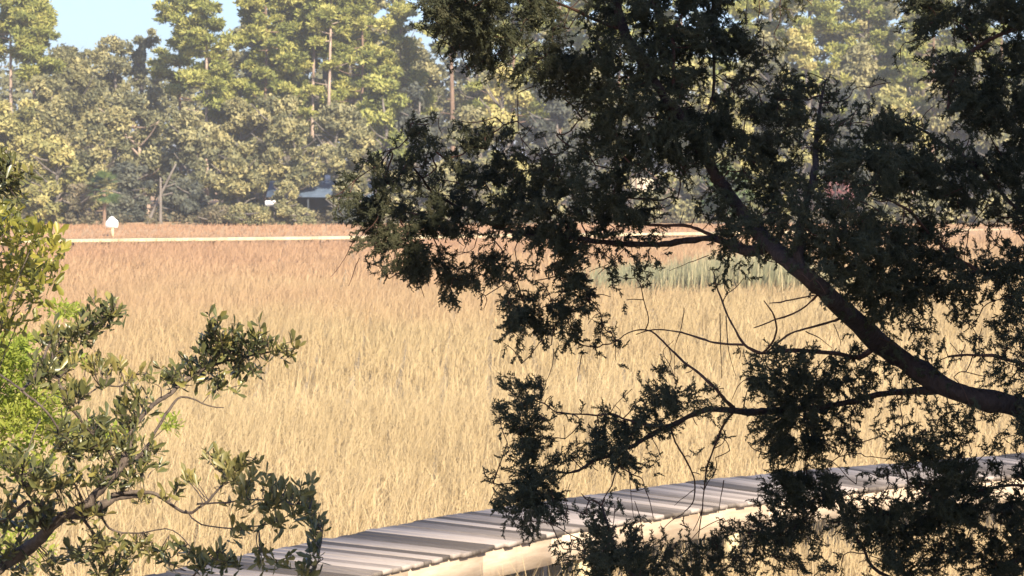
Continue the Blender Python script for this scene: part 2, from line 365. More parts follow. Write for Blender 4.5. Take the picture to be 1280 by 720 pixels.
def skirt(n, seed):                            # grass brushing the near side of the boardwalk
    r = np.random.default_rng(seed); ss = r.random(n) * WLEN; tt = WID + .16 + 2.4 * r.random(n) ** 1.3
    P = np.array([walk(a_, b_, 0) for a_, b_ in zip(ss, tt)]); P[:, 2] = ground_z(P[:, 0], P[:, 1]) - .02
    h = .72 * (.6 + .5 * r.random(n)); an = r.random(n) * 6.28; W = np.stack([np.cos(an), np.sin(an), 0 * an], -1) * .006
    ln = np.stack([r.normal(.1, .2, n), r.normal(0, .2, n), np.ones(n)], -1) * h[:, None]; md = P + ln * np.array((.35, .35, .58)); tp = P + ln
    o = np.arange(n)[:, None] * 5; gr.add(np.stack([P - W, P + W, md + W * .8, md - W * .8, tp], 1).reshape(-1, 3), [o + np.array([0, 1, 2, 3]), o + np.array([3, 2, 4])], np.repeat(np.clip(r.normal(.5, .22, n), 0, 1), 5))
skirt(9000, 12)
blades(gr, rng, 110000, 45, 90, .68, .022)
blades(gr, rng, 100000, 90, 151, .70, .045)
tag(gr.build('marsh_grass', M['grass']), 'tall dry golden cordgrass covering the whole marsh', 'grass', kind='stuff')
bk = MB(); blades(bk, rng, 26000, 149, 176, .28, .06, .3)
tag(bk.build('bank_grass', M['grass']), 'short reddish dry grass on the bank below the far trees', 'grass', kind='stuff')
def reedbed(label, x0, x1, yb, yt, D, n, seed, tlo, thi):
    r = np.random.default_rng(seed); a = on_deck(x0, yb, 0); b2 = on_deck(x1, yb, 0); mb = MB()
    h = (yb - yt) * px(a[1])
    u = r.random(n); dep = r.random(n) * 5
    xx = a[0] + (b2[0] - a[0]) * u + r.normal(0, .8, n); yy = a[1] + dep * 1.6 - 1.5
    hh = h * (.55 + .5 * r.random(n)) * (.6 + .4 * np.sin(np.pi * np.clip(u, .05, .95)))
    an = r.random(n) * 6.28; W = np.stack([np.cos(an), np.sin(an), 0 * an], -1) * .02
    ln = np.stack([r.normal(.05, .12, n), r.normal(0, .12, n), np.ones(n)], -1) * hh[:, None]
    Bp = np.stack([xx, yy, 0 * xx], -1); md = Bp + ln * np.array((.4, .4, .55)); tp = Bp + ln
    V = np.stack([Bp - W, Bp + W, md + W, md - W, tp], 1).reshape(-1, 3); o = np.arange(n)[:, None] * 5
    mb.add(V, [o + np.array([0, 1, 2, 3]), o + np.array([3, 2, 4])], np.repeat(tlo + (thi - tlo) * r.random(n), 5))
    tag(mb.build('green_rushes', M['reed']), label, 'rushes', kind='stuff')
reedbed('green rushes standing taller in the marsh under the cedar limb', 850, 1030, 374, 314, 86, 5200, 3, .0, .9)
reedbed('dark grey green rushes in the marsh beside the taller green bed', 770, 845, 370, 328, 88, 2200, 4, .0, .35)

# ------------------------------------------------------------------ far trees
def blob_points(rng, c, r, n, shell=.55):
    d = unit(rng.normal(size=(n, 3))); k = shell + (1 - shell) * rng.random(n) ** .6
    bump = 1 + .22 * np.sin(d[:, 0] * 5 + c[0]) * np.sin(d[:, 2] * 6 + c[1]) + .12 * rng.normal(size=n)
    return np.asarray(c) + d * (np.asarray(r) * (k * bump)[:, None])
def far_base(x, D): 
    p = at(x, 280, D); return np.array((p[0], D, float(ground_z(p[0], D))))
def leafy(x, top, D, hw, leaf, label, name='live_oak', seed=0, bark='grey_bark', low=.12, dens=1.0, group=None, lean=0.0, size=.36, cat='tree', bare=0):
    rng = np.random.default_rng(1000 + seed); B = far_base(x, D); ht = at(x, top, D)[2] - B[2]; w_ = hw * px(D)
    root = empty(name, B, label, cat, group)
    tr = MB(); n_l = 5 + int(rng.integers(0, 4)); tips = []
    lx = lean * ht
    path = smooth_path([B + (0, 0, -.3), B + (lx * .2 + rng.normal(0, .1), 0, ht * .25), B + (lx * .6 + rng.normal(0, .25), rng.normal(0, .2), ht * .55), B + (lx, 0, ht * .86)], 4)
    r0 = .022 * ht + .05; tr.tube(path, np.linspace(r0, r0 * .25, len(path)), 7)
    for q in range(n_l):
        t = rng.uniform(.25, .8); s0 = path[int(t * (len(path) - 1))]; a = rng.random() * 6.28; l = w_ * rng.uniform(.55, .95)
        e = s0 + np.array((math.cos(a) * l, math.sin(a) * l * .8, ht * rng.uniform(.05, .2)))
        pp = smooth_path([s0, (s0 + e) / 2 + (0, 0, ht * .04), e], 3); tr.tube(pp, np.linspace(r0 * .45, r0 * .12, len(pp)), 5); tips.append(e)
    for q in range(5):                         # pale limbs that show between the leaf clumps
        s0 = path[int(rng.uniform(.35, .9) * (len(path) - 1))]; sgn = rng.choice((-1, 1))
        e = s0 + np.array((sgn * w_ * rng.uniform(.4, .85), -w_ * rng.uniform(.5, .85), ht * rng.uniform(.02, .22)))
        pp = smooth_path([s0, s0 * .45 + e * .55 + (0, 0, -ht * .02), e], 4); tr.tube(pp, np.linspace(.10, .03, len(pp)), 5)
    tr.build('trunk', M[bark], root)
    cr = MB(); nb = int(26 + 9 * rng.random() + w_ * 3.0)
    for q in range(nb):
        z = ht * (low + (1 - low) * rng.random() ** .85 * .95)
        f = (z / ht - low) / (1 - low); ww = w_ * (math.sin(math.pi * min(1, .22 + .72 * f)) ** .7)
        a = rng.random() * 6.28; rr = ww * math.sqrt(rng.random()) * .8
        r_ = w_ * rng.uniform(.14, .33)
        c = B + np.array((lx * f + math.cos(a) * rr, math.sin(a) * rr * .9, min(z, ht - r_ * .55)))
        m_ = int(dens * 520 * (r_ / 1.0) ** 1.6 * (.27 / size) ** 1.2) + 60
        P_ = blob_points(rng, c, (r_ * 1.15, r_ * 1.1, r_ * .78), m_, .4)
        cards(cr, rng, P_, size * rng.uniform(.5, 1.5, m_), .5, out=unit(P_ - c), tint=np.clip(rng.normal(rng.uniform(.1, .9), .22, m_), 0, 1), flat=.5)
    cr.build('crown', M[leaf], root)
    return root
def pine(x, top, D, hw, label, seed, first=.45, bark='pale_bark', lean=0.0, group=None, leaf='pine_leaf', dens=1.0, tr_r=.19):
    rng = np.random.default_rng(2000 + seed); B = far_base(x, D); ht = at(x, top, D)[2] - B[2]; w_ = hw * px(D)
    root = empty('pine_tree', B, label, 'tree', group)
    path = smooth_path([B + (0, 0, -.3), B + (lean * ht * .3, 0, ht * .33), B + (lean * ht * .7 + rng.normal(0, .12), 0, ht * .66), B + (lean * ht, 0, ht)], 6)
    tr = MB(); tr.tube(path, np.linspace(tr_r, .05, len(path)), 8)
    cr = MB(); nl = int(40 + 10 * rng.random())
    for q in range(nl):
        f = first + (1 - first) * (q + rng.random()) / nl; s0 = path[min(len(path) - 1, int(f * (len(path) - 1)))].copy(); s0[2] = B[2] + f * ht
        u = (f - first) / (1 - first); l = w_ * (1.05 - .75 * u ** 1.4) * rng.uniform(.55, 1.05); a = rng.random() * 6.28
        e = s0 + np.array((math.cos(a) * l, math.sin(a) * l, l * rng.uniform(-.05, .45)))
        pp = smooth_path([s0, (s0 + e) / 2 + (0, 0, -.08 * l), e], 3); tr.tube(pp, np.linspace(.055, .018, len(pp)), 4)
        for v in (.45, .7, .9, 1.0):
            if rng.random() < .15: continue
            c = s0 + (e - s0) * v + rng.normal(0, .18, 3); r_ = rng.uniform(.3, .75); m_ = int(dens * 130 * (r_ / .5) ** 1.5)
            P = blob_points(rng, c, (r_ * 1.1, r_ * 1.1, r_ * .62), m_, .3)
            cards(cr, rng, P, rng.uniform(.25, .65, m_), .26, axis=unit(P - c) + rng.normal(0, .5, (m_, 3)) + (0, 0, .3), tint=np.clip(rng.normal(rng.uniform(.2, .95), .22, m_), 0, 1), out=unit(P - c))
    for q in range(9):                         # dead stubs under the crown
        f = rng.uniform(.3, first + .1); s0 = path[int(f * (len(path) - 1))].copy(); a = rng.random() * 6.28; l = rng.uniform(.5, 2.0)
        tr.tube([s0, s0 + np.array((math.cos(a) * l, math.sin(a) * l, l * rng.uniform(-.1, .3)))], [.045, .015], 4)
    tr.build('trunk', M[bark], root, smooth=True); cr.build('crown', M[leaf], root)
    return root

# far mass of wood behind everything, one body of leaves
rng = np.random.default_rng(77); wd_ = MB()
for q in range(620):
    D = rng.uniform(228, 262); x = rng.uniform(-.30, .30) * D; r_ = rng.uniform(1.3, 2.6); z = rng.uniform(.5, 13.5) 
    m_ = 150; P = blob_points(rng, (x, D, 1 + z), (r_ * 1.3, r_, r_), m_, .5)
    cards(wd_, rng, P, rng.uniform(.35, .8, m_), .7, tint=np.clip(rng.normal(rng.uniform(.2, .6), .18, m_), 0, 1), flat=.4)
tag(wd_.build('far_woods', M['oak_grey']), 'grey green mass of woods closing the view behind the tall trees', 'woods', kind='stuff')

GP, GO, GS = 'pines at the far edge of the marsh', 'broadleaf trees at the far edge of the marsh', 'shrubs along the far shore'
pine(15, -70, 201, 44, 'pale trunked pine at the far left edge of the wood', 1, .58, group=GP)
pine(44, -20, 200, 36, 'slender pine right of the pale trunked pine at far left', 2, .6, 'brown_bark', group=GP)
pine(226, -20, 206, 44, 'thin pine on the right of the sky gap, left one of two', 3, .5, 'brown_bark', group=GP)
pine(259, -25, 196, 48, 'feathery pine with pale trunk just right of the blue sky gap', 4, .38, 'pale_bark', group=GP)
pine(332, -60, 200, 56, 'broad bright green pine between the feathery pine and the two bare trunks', 5, .34, 'brown_bark', group=GP, dens=1.3)
pine(390, -90, 203, 34, 'left one of two pines with long bare pale trunks', 6, .55, 'pale_bark', .01, group=GP)
pine(409, -100, 201, 32, 'right one of two pines with long bare pale trunks', 7, .58, 'pale_bark', .02, group=GP)
pine(365, -30, 205, 40, 'yellow green pine directly behind the left bare trunk', 8, .36, 'brown_bark', group=GP, dens=1.2)
pine(452, -40, 203, 58, 'wide green pine right of the two bare trunks', 9, .34, 'brown_bark', group=GP, dens=1.2)
pine(502, 8, 209, 40, 'pine whose top meets the small sky gap beside the cedar tip', 10, .40, 'brown_bark', group=GP)
pine(566, -60, 200, 36, 'pine with thick brown trunk left of the yellow green oak', 11, .62, 'brown_bark', group=GP, tr_r=.3)
HB = 'tall pine of the far wood mostly hidden behind the dark cedar'
for q, (x, t, D) in enumerate([(640, -40, 206), (700, -60, 214), (770, -50, 205), (850, -60, 211), (925, -50, 206), (1015, -50, 202), (1085, -60, 212), (1165, -40, 206), (1250, -50, 204)]):
    pine(x, t, D, 56, HB, 20 + q, .34, 'brown_bark', group='pines hidden behind the cedar', dens=1.1)
leafy(98, 50, 206, 52, 'oak_olive', 'olive oak below the left part of the blue sky gap', seed=1, group=GO)
leafy(143, 42, 212, 46, 'oak_grey', 'grey green oak under the middle of the blue sky gap', seed=2, group=GO)
leafy(183, 30, 214, 30, 'oak_grey', 'thin grey treetop sticking up into the blue sky gap', seed=3, group=GO, dens=.55)
leafy(66, 92, 197, 48, 'oak_olive', 'olive oak between the pale pine trunk and the sky gap', seed=4, group=GO)
leafy(18, 118, 194, 50, 'yellow_leaf', 'yellowish oak under the pale pine trunk at far left', seed=5, group=GO)
leafy(118, 135, 192, 44, 'oak_olive', 'leaning oak with open crown above the palmetto', seed=6, group=GO, lean=.12)
leafy(188, 112, 195, 50, 'oak_grey', 'bare limbed grey oak with pale leaning branches', seed=7, group=GO, bark='pale_bark', dens=.65, lean=-.15)
leafy(238, 135, 191, 42, 'oak_grey', 'grey oak at the foot of the feathery pine', seed=8, group=GO, dens=.8)
leafy(300, 118, 195, 48, 'oak_olive', 'olive oak below the broad bright pine', seed=9, group=GO)
leafy(350, 112, 193, 46, 'oak_olive', 'olive oak in front of the left bare pine trunk', seed=10, group=GO)
leafy(425, 130, 190, 46, 'oak_grey', 'grey green oak right of the bare pine trunks', seed=11, group=GO)
leafy(478, 95, 196, 44, 'pine_leaf', 'bright green oak under the wide green pine', seed=12, group=GO)
leafy(525, 105, 200, 40, 'dark_leaf', 'dark green oak left of the thick brown trunk', seed=13, group=GO)
leafy(590, 135, 193, 44, 'oak_grey', 'grey oak behind the tip of the cedar bough', seed=14, group=GO)
leafy(628, 78, 182, 42, 'yellow_leaf', 'bright yellow green oak lit by the sun above the cedar bough', seed=15, group=GO, dens=1.3)
leafy(693, 100, 199, 44, 'dark_leaf', 'dark oak right of the bright yellow green oak', seed=16, group=GO)
HO = 'oak of the far wood seen only through gaps in the cedar'
for q, (x, t, D, lf) in enumerate([(745, 70, 204, 'oak_grey'), (800, 110, 200, 'oak_olive'), (860, 60, 196, 'yellow_leaf'), (905, 70, 190, 'yellow_leaf'), (955, 30, 197, 'oak_grey'), (1060, 55, 203, 'oak_grey'), (1200, 60, 200, 'oak_olive'), (1255, 110, 194, 'oak_grey')]):
    leafy(x, t, D, 46, lf, HO, seed=30 + q, group='oaks hidden behind the cedar')
leafy(1003, 25, 189, 36, 'yellow_leaf', 'tall yellow green oak in the gap right of the cedar top', seed=40, group=GO)
leafy(1050, 100, 200, 44, 'dark_leaf', 'grey oak in the middle of the big gap in the cedar', seed=42, group=GO)
leafy(1118, 105, 186, 44, 'yellow_leaf', 'pale yellow oak low in the big gap in the cedar', seed=41, group=GO, dens=1.3)
HBK = 'round topped oak closing the back of the wood behind the pines'
for q, (x, t, D, lf) in enumerate([(285, 62, 216, 'oak_olive'), (318, 8, 218, 'oak_olive'), (362, -25, 219, 'pine_leaf'), (405, -30, 220, 'oak_olive'), (440, -25, 217, 'pine_leaf'), (480, -20, 219, 'oak_olive'), (520, 45, 217, 'oak_grey'), (600, -30, 221, 'oak_grey'), (670, -30, 222, 'oak_grey'), (735, -30, 220, 'oak_olive'), (960, -40, 221, 'oak_grey'), (1010, -35, 219, 'oak_grey'), (1055, -40, 222, 'oak_olive'), (1100, -40, 220, 'oak_grey'), (1150, -35, 222, 'oak_grey'), (1210, -30, 221, 'oak_olive')]):
    leafy(x, t, D, 46, lf, HBK, seed=110 + q, group='oaks at the back of the wood', low=.3, dens=.8)
leafy(356, 224, 179, 24, 'oak_olive', 'olive bush hiding the left end of the blue shed roof', 'shrub', 62, low=.02, group=GS, size=.25, cat='shrub')
leafy(428, 222, 179.5, 22, 'oak_grey', 'grey green bush rising before the right half of the shed', 'shrub', 63, low=.02, group=GS, size=.25, cat='shrub')
# shrubs at the shore
leafy(70, 168, 180, 36, 'yellow_leaf', 'tall yellow green shrub left of the palmetto', 'shrub', 50, low=.03, group=GS, cat='shrub')
leafy(25, 200, 182, 34, 'yellow_leaf', 'yellow shrub at the left end of the far shore', 'shrub', 51, low=.03, group=GS, cat='shrub')
leafy(100, 232, 178.5, 22, 'brush_leaf', 'brownish low shrub between the yellow shrub and the palmetto', 'shrub', 52, low=.0, group=GS, cat='shrub')
leafy(165, 205, 185, 36, 'dark_leaf', 'dark shrub behind the palmetto and the white sign', 'shrub', 53, low=.03, group=GS, cat='shrub')
leafy(232, 222, 186, 34, 'dark_leaf', 'dark hollow looking shrub between the grey stump and the olive shrub', 'shrub', 54, low=.03, group=GS, cat='shrub')
leafy(300, 180, 179, 36, 'oak_olive', 'large rounded olive shrub left of the blue roofed shed', 'shrub', 55, low=.05, group=GS, cat='shrub')
leafy(312, 256, 176, 30, 'oak_olive', 'low spreading olive shrub before the large rounded one', 'shrub', 56, low=.0, group=GS, size=.2, cat='shrub')
leafy(272, 258, 177, 24, 'brush_leaf', 'small olive brown shrub at the edge of the bank', 'shrub', 57, low=.0, group=GS, size=.2, cat='shrub')
leafy(366, 150, 183, 40, 'oak_olive', 'olive oak overhanging the blue shed roof', 'live_oak', 58, low=.33, group=GO)
leafy(448, 165, 183, 36, 'oak_olive', 'olive oak above the right end of the shed', 'live_oak', 59, low=.35, group=GO)
leafy(378, 262, 177, 18, 'oak_grey', 'grey green bush before the shed opening', 'shrub', 60, low=.0, group=GS, size=.2, cat='shrub')
leafy(440, 258, 178, 26, 'dark_leaf', 'dark bluish bush at the right end of the shed', 'shrub', 61, low=.0, group=GS, size=.2, cat='shrub')
for q, (x, t, D) in enumerate([(1330, -30, 205), (1410, -10, 200), (1490, -40, 207), (1570, 0, 203), (1650, -20, 206), (-70, -20, 204), (-150, 0, 200), (-230, -30, 206)]):
    pine(x, t, D, 54, 'tall pine of the wood going on past the edge of the view', 140 + q, .34, 'brown_bark', group='pines past the edge of the view')
for q, (x, t, D, lf) in enumerate([(1320, 130, 190, 'oak_olive'), (1390, 110, 194, 'oak_grey'), (1460, 140, 190, 'yellow_leaf'), (1540, 100, 195, 'oak_olive'), (1620, 130, 191, 'oak_grey'), (-50, 130, 192, 'oak_olive'), (-120, 110, 194, 'oak_grey'), (-190, 130, 190, 'oak_olive'), (1350, 215, 182, 'oak_olive'), (1430, 220, 183, 'oak_grey'), (1520, 215, 182, 'oak_olive'), (-60, 215, 182, 'oak_grey'), (-140, 220, 182, 'oak_olive')]):
    leafy(x, t, D, 48, lf, 'broad tree of the wood going on past the edge of the view', seed=160 + q, group='broad trees past the edge of the view')
HS = 'shrub on the far shore hidden behind the cedar bough'
for q, (x, t, D, lf) in enumerate([(505, 215, 183, 'oak_olive'), (560, 205, 184, 'oak_grey'), (620, 215, 182, 'oak_olive'), (675, 205, 184, 'oak_grey'), (735, 200, 186, 'dark_leaf'), (860, 222, 183, 'oak_grey'), (905, 205, 181, 'palm_leaf'), (962, 195, 184, 'yellow_leaf'), (1110, 235, 181, 'oak_olive'), (1165, 235, 181, 'oak_grey'), (1225, 250, 180, 'oak_olive'), (1275, 245, 183, 'oak_olive')]):
    leafy(x, t, D, 36, lf, HS, 'shrub', 70 + q, low=.02, group='shrubs hidden behind the cedar', cat='shrub')
leafy(812, 240, 183, 28, 'oak_grey', 'grey green bush before the cream cottage', 'shrub', 88, low=.0, group=GS, size=.25, cat='shrub')
fsh = leafy(1050, 216, 180, 20, 'pink_leaf', 'pink flowering shrub glimpsed through the cedar', 'flowering_shrub', 90, low=.2, cat='shrub', size=.2)

# undergrowth along the foot of the wood
rng = np.random.default_rng(8); ub = MB()
for q in range(420):
    D = rng.uniform(177, 196); x = rng.uniform(-.25, .25) * D; r_ = rng.uniform(.3, .75); m_ = 60
    P = blob_points(rng, (x, D, float(ground_z(x, D)) + r_ * .6), (r_ * 1.5, r_, r_), m_, .3)
    cards(ub, rng, P, rng.uniform(.15, .4, m_), .6, tint=np.clip(rng.normal(rng.uniform(.15, .8), .18, m_), 0, 1), flat=.3)
tag(ub.build('undergrowth', M['brush_leaf']), 'grey brown undergrowth along the foot of the far trees', 'undergrowth', kind='stuff')

# palmetto left of the sign
B = far_base(130, 176.5); pr = empty('palmetto', B, 'green fan leaved palmetto standing behind the white sign', 'palm', GS)
rng = np.random.default_rng(21); tr = MB(); tr.tube(smooth_path([B - (0, 0, .2), B + (.05, 0, 1.2), B + (0, 0, 2.6)], 4), np.linspace(.14, .11, 9), 8); tr.build('trunk', M['brown_bark'], pr)
cr = MB(); hub = B + (0, 0, 2.7)
for q in range(34):
    a = rng.random() * 6.28; el = rng.uniform(-.7, 1.3); d_ = np.array((math.cos(a) * math.cos(el), math.sin(a) * math.cos(el), math.sin(el)))
    st = hub + d_ * .9; side = unit(np.cross(d_, (0, 0, 1))); upv = np.cross(side, d_)
    for z in np.linspace(-1.1, 1.1, 9):
        dr = d_ * math.cos(z) + side * math.sin(z); e = st + dr * .75 - (0, 0, .12); wv = upv * .0 + np.cross(dr, upv) * .05
        cr.add([st - wv, st + wv, (st + e) / 2 + wv, e, (st + e) / 2 - wv], np.array([[0, 1, 2, 3, 4]]), rng.random())
cr.build('crown', M['palm_leaf'], pr)
# grey dead trunks in the dark hollow
for lab, xx, y0, y1, D, ln, mt in (('short grey dead trunk standing in the dark hollow of the shore', 201, 222, 284, 180, .0, 'grey_bark'),
                                   ('broken leaning grey trunk left of the standing dead trunk', 183, 205, 268, 181, -.5, 'grey_bark')):
    B = far_base(xx, D); tp = at(xx, y0, D); t = MB(); h_ = tp[2] - B[2]
    t.tube(smooth_path([B - (0, 0, .2), B + (ln * -h_ * .5, 0, h_ * .5), B + (-ln * h_, 0, h_)], 4), np.linspace(.13, .07, 9), 8, rough=.06, rng=rng)
    t.tube([B + (-ln * h_ * .6, 0, h_ * .6), B + (-ln * h_ * .6 + .9, 0, h_ * .68)], [.08, .03], 5)
    tag(t.build('dead_trunk', M[mt], smooth=True), lab, 'dead tree')

# ------------------------------------------------------------------ far buildings
D = 186.0; B = far_base(395, D); sh = empty('open_shed', B, 'blue roofed open shed half hidden among the far trees', 'shed')
k = px(D); X0, X1 = at(338, 245, D)[0], at(470, 245, D)[0]; ze, zr = at(395, 245, D)[2], at(395, 226, D)[2]
rf = MB(); th = .09
pr_ = [(D - 3.2, ze), (D, zr), (D + 3.2, ze)]
V = [(x, y, z + o) for x in (X0, X1) for o in (0, -th) for y, z in pr_]
rf.add(V, [np.array([(0, 1, 7, 6), (1, 2, 8, 7), (3, 9, 10, 4), (4, 10, 11, 5), (0, 6, 9, 3), (2, 5, 11, 8), (0, 3, 4, 1), (1, 4, 5, 2), (6, 7, 10, 9), (7, 8, 11, 10)])])
rf.build('roof', M['blue_metal'], sh)
wl = MB(); wl.box(((X0 + X1) / 2 + .3, D + 2.6, (B[2] + ze) / 2), (X1 - X0 - 1.2, .15, ze - B[2])); wl.box((X0 + 1.0, D + .9, (B[2] + ze) / 2), (.15, 3.2, ze - B[2])); wl.box((X1 - .6, D + .9, (B[2] + ze) / 2), (.15, 3.2, ze - B[2])); wl.build('wall', M['shade_dark_wall'], sh)
for xx in np.linspace(X0 + .9, X1 - .5, 4):
    q = MB(); q.box((xx, D - 2.9, (B[2] + ze) / 2), (.14, .14, ze - B[2]), 0, .5, .02); q.build('post', M['shade_dark_wall'], sh)
q = MB(); q.box((at(409, 215, D)[0], D + .4, zr + .12), (.4, .4, .62), 0, .5, .03); q.build('white_block', M['white_paint'], sh)  # white block in place of a bright fleck above the roof
wb = MB(); pw = at(338, 254, 178.6); wb.box((pw[0], 178.6, pw[2]), (.75, .5, .38), 0, .5, .04)
wo = MB(); gzz = float(ground_z(pw[0], 178.6))
bx = empty('white_box', (pw[0], 178.6, gzz), 'small white box on a stand at the left end of the blue roofed shed', 'box')
wb.build('box_body', M['white_paint'], bx)
for sx in (-.28, .28):
    q = MB(); q.box((pw[0] + sx, 178.6, (gzz + pw[2] - .19) / 2), (.07, .07, pw[2] - .19 - gzz)); q.build('leg', M['grey_bark'], bx)
D = 188.0; B = far_base(806, D); ct = empty('cream_cottage', B, 'cream walled cottage glimpsed between the cedar boughs', 'cottage')
wl = MB(); xa, xb = at(790, 240, D)[0], at(818, 240, D)[0]; zt = at(806, 224, D)[2]
wl.box(((xa + xb) / 2, D + 1.5, (B[2] + zt) / 2), (xb - xa, 3, zt - B[2] + .2)); wl.build('wall', M['cream_paint'], ct)
rf = MB(); xm = (xa + xb) / 2; V = [(x, y, z + o) for y in (D - .3, D + 3.3) for o in (0, -.1) for x, z in ((xa - .3, zt), (xm, zt + 1.0), (xb + .3, zt))]
rf.add(V, [np.array([(0, 1, 7, 6), (1, 2, 8, 7), (3, 9, 10, 4), (4, 10, 11, 5), (0, 6, 9, 3), (2, 5, 11, 8), (0, 3, 4, 1), (1, 4, 5, 2), (6, 7, 10, 9), (7, 8, 11, 10)])]); rf.build('roof', M['brown_bark'], ct)
q = MB(); q.box((xm + .35, D - .01, B[2] + 1.3), (.5, .08, .9)); q.build('window', M['glass'], ct)
for q_ in (-.55, -.1):
    q = MB(); q.box((xm + q_, D - .05, (B[2] + zt) / 2), (.1, .1, zt - B[2])); q.build('porch_post', M['brown_bark'], ct)

# ------------------------------------------------------------------ unseen building added behind the viewer to shade the near trees
HX0, HX1, HY0, HY1, HZ = 4.5, 16.0, -11.0, -1.2, 10.1
hs = empty('shade_house', ((HX0 + HX1) / 2, (HY0 + HY1) / 2, 1.5), 'unseen tall grey building added behind the viewer to cast shade', 'shade_house')
wl = MB(); wl.box(((HX0 + HX1) / 2, (HY0 + HY1) / 2, (1.3 + HZ) / 2), (HX1 - HX0, HY1 - HY0, HZ - 1.3)); wl.build('wall', M['shade_house_wall'], hs)
rf = MB(); xm = (HX0 + HX1) / 2; e_ = .45     # hipped roof
ring = [(HX0 - e_, HY0 - e_), (HX1 + e_, HY0 - e_), (HX1 + e_, HY1 + e_), (HX0 - e_, HY1 + e_)]
V = [(x, y, HZ - .02) for x, y in ring] + [(x, y, HZ + .14) for x, y in ring] + [(xm - 1.6, (HY0 + HY1) / 2, HZ + 2.2), (xm + 1.6, (HY0 + HY1) / 2, HZ + 2.2)]
rf.add(V, [np.array([(3, 2, 1, 0), (0, 1, 5, 4), (1, 2, 6, 5), (2, 3, 7, 6), (3, 0, 4, 7), (4, 5, 9, 8), (6, 7, 8, 9)]), np.array([(5, 6, 9), (7, 4, 8)])]); rf.build('roof', M['shade_house_roof'], hs)
for zz in (4.6, 7.6):
    for xx in (4.0, 7.0, 10.0, 13.0):
        q = MB(); q.box((xx, HY1 + .03, zz), (1.1, .08, 1.6), 0, .5, .01); f = q.build('window', M['white_paint'], hs)
        q = MB(); q.box((xx, HY1 + .06, zz), (.9, .06, 1.4)); o = q.build('pane', M['glass'], f); o.location = (0, 0, 0)

# ------------------------------------------------------------------ foreground cedar
CD = 7.6                                        # distance of the bough
ROWS = [
 "......6899"+"96487"+"25786"+"88888"+"83244"+"1....."+"5998"+"4999",
 "......2899"+"94486"+"25677"+"88888"+"7231."+"......"+"3884"+"7758",
 ".......499"+"98667"+"47646"+"88889"+"9984."+"......"+"1332"+"8635",
 "........38"+"87888"+"88867"+"88876"+"6873."+"......"+"2356"+"8558",
 ".........2"+"33689"+"99878"+"88872"+"26434"+"3....."+"..69"+"6699",
 ".........."+"..136"+"68887"+"78842"+"36568"+"752221"+"..38"+"9999",
 ".........."+"....2"+"15888"+"88635"+"88888"+"86443."+"..17"+"9999",
 ".....44123"+"1231."+".3888"+"89999"+"98989"+"574368"+"61.3"+"8999",
 ".....56257"+"86232"+"15788"+"99999"+"99976"+"845499"+"8413"+"4588",
 "....366468"+"88654"+"47678"+"88888"+"57884"+"389999"+"9865"+"3578",
 "..47885358"+"87578"+"78874"+"45646"+"45886"+"269999"+"9989"+"9789",
 ".578864654"+"68899"+"78874"+"54236"+"65688"+"524779"+"9999"+"9678",
 "1689737877"+"68998"+"68885"+"43133"+"77688"+"742544"+"4458"+"7468",
 ".378889988"+"78998"+"58998"+"73135"+"76778"+"688863"+"3632"+"3457",
 "..48998986"+"56789"+"97754"+"52.14"+"77587"+"799999"+"9985"+"3322",
 "..37899421"+"12689"+"98454"+"31..3"+"64477"+"889999"+"9976"+"4446",
 "..24799755"+"77576"+"87354"+"4...2"+"45323"+"668999"+"9988"+"8678",
 "....259988"+"86334"+"98143"+"4...1"+"43..."+"258999"+"9988"+"7678",
 "......1564"+"24654"+"67222"+"1...."+"1...."+".47899"+"8887"+"7678",
 ".........."+"16998"+"862.."+"....."+"....."+"..4688"+"6434"+"6567",
 ".........."+".6985"+"7651."+"....."+"....."+"...254"+"4553"+"4664",
 ".........."+".3432"+"5344."+"....."+"....."+".....2"+"4542"+"3553",
 "............2.....2......."+"2678"+"887643"+"3352"+"2453",
 "...................."+"552..."+"4889"+"987654"+"4411"+"1353",
 "..........."+"5751"+"....2"+"77554"+"12789"+"867644"+"44.."+".233",
 "..........."+"6763"+"22323"+"68753"+"21489"+"886533"+"3445"+"4.12",
 "..........."+"4873"+"34666"+"77312"+"22699"+"985433"+"5435"+"6142",
 "..........."+"3784"+"13887"+"3...3"+"31699"+"966521"+"7555"+"2.43",
 "..........."+"2596"+"35886"+"31.23"+"1.365"+"542112"+"6776"+"2131",
 "..........."+"3696"+"1.254"+"2..22"+"...76"+"441.24"+"5888"+"7432",
 ".........."+"38997"+"11.12"+"1..1."+"...69"+"983222"+"2589"+"9734",
 ".........."+"28997"+"22441"+"....."+"..389"+"986433"+"4799"+"9637",
 ".........."+".3653"+"23882"+"1...."+"13787"+"434899"+"8999"+"8458",
 "..............."+"13887"+"32334"+"66896"+"512689"+"8446"+"6579",
 "..............."+"46999"+"65467"+"65564"+"422148"+"7578"+"5589",
 "..............."+"58999"+"86788"+"76554"+"443127"+"7677"+"5689",
]
for k_, r_ in enumerate(ROWS): assert len(r_) == 44, (k_, len(r_))
NR, NX = 36, 62                                 # widened past the frame to the right, where the crown goes on
G = np.zeros((NR + 8, NX))                      # 8 rows above the frame
rng = np.random.default_rng(42)
for r_ in range(NR):
    for c_ in range(44): G[r_ + 8, c_] = 0 if ROWS[r_][c_] == '.' else int(ROWS[r_][c_])
G[8:, 44:] = np.clip(rng.normal(6.5, 2.2, (NR, NX - 44)), 0, 9)
for r_ in range(8): G[r_, 6 + (8 - r_):] = np.clip(G[8, 6 + (8 - r_):] * .5 + rng.normal(3.5, 2.2, NX - 6 - (8 - r_)), 0, 9)

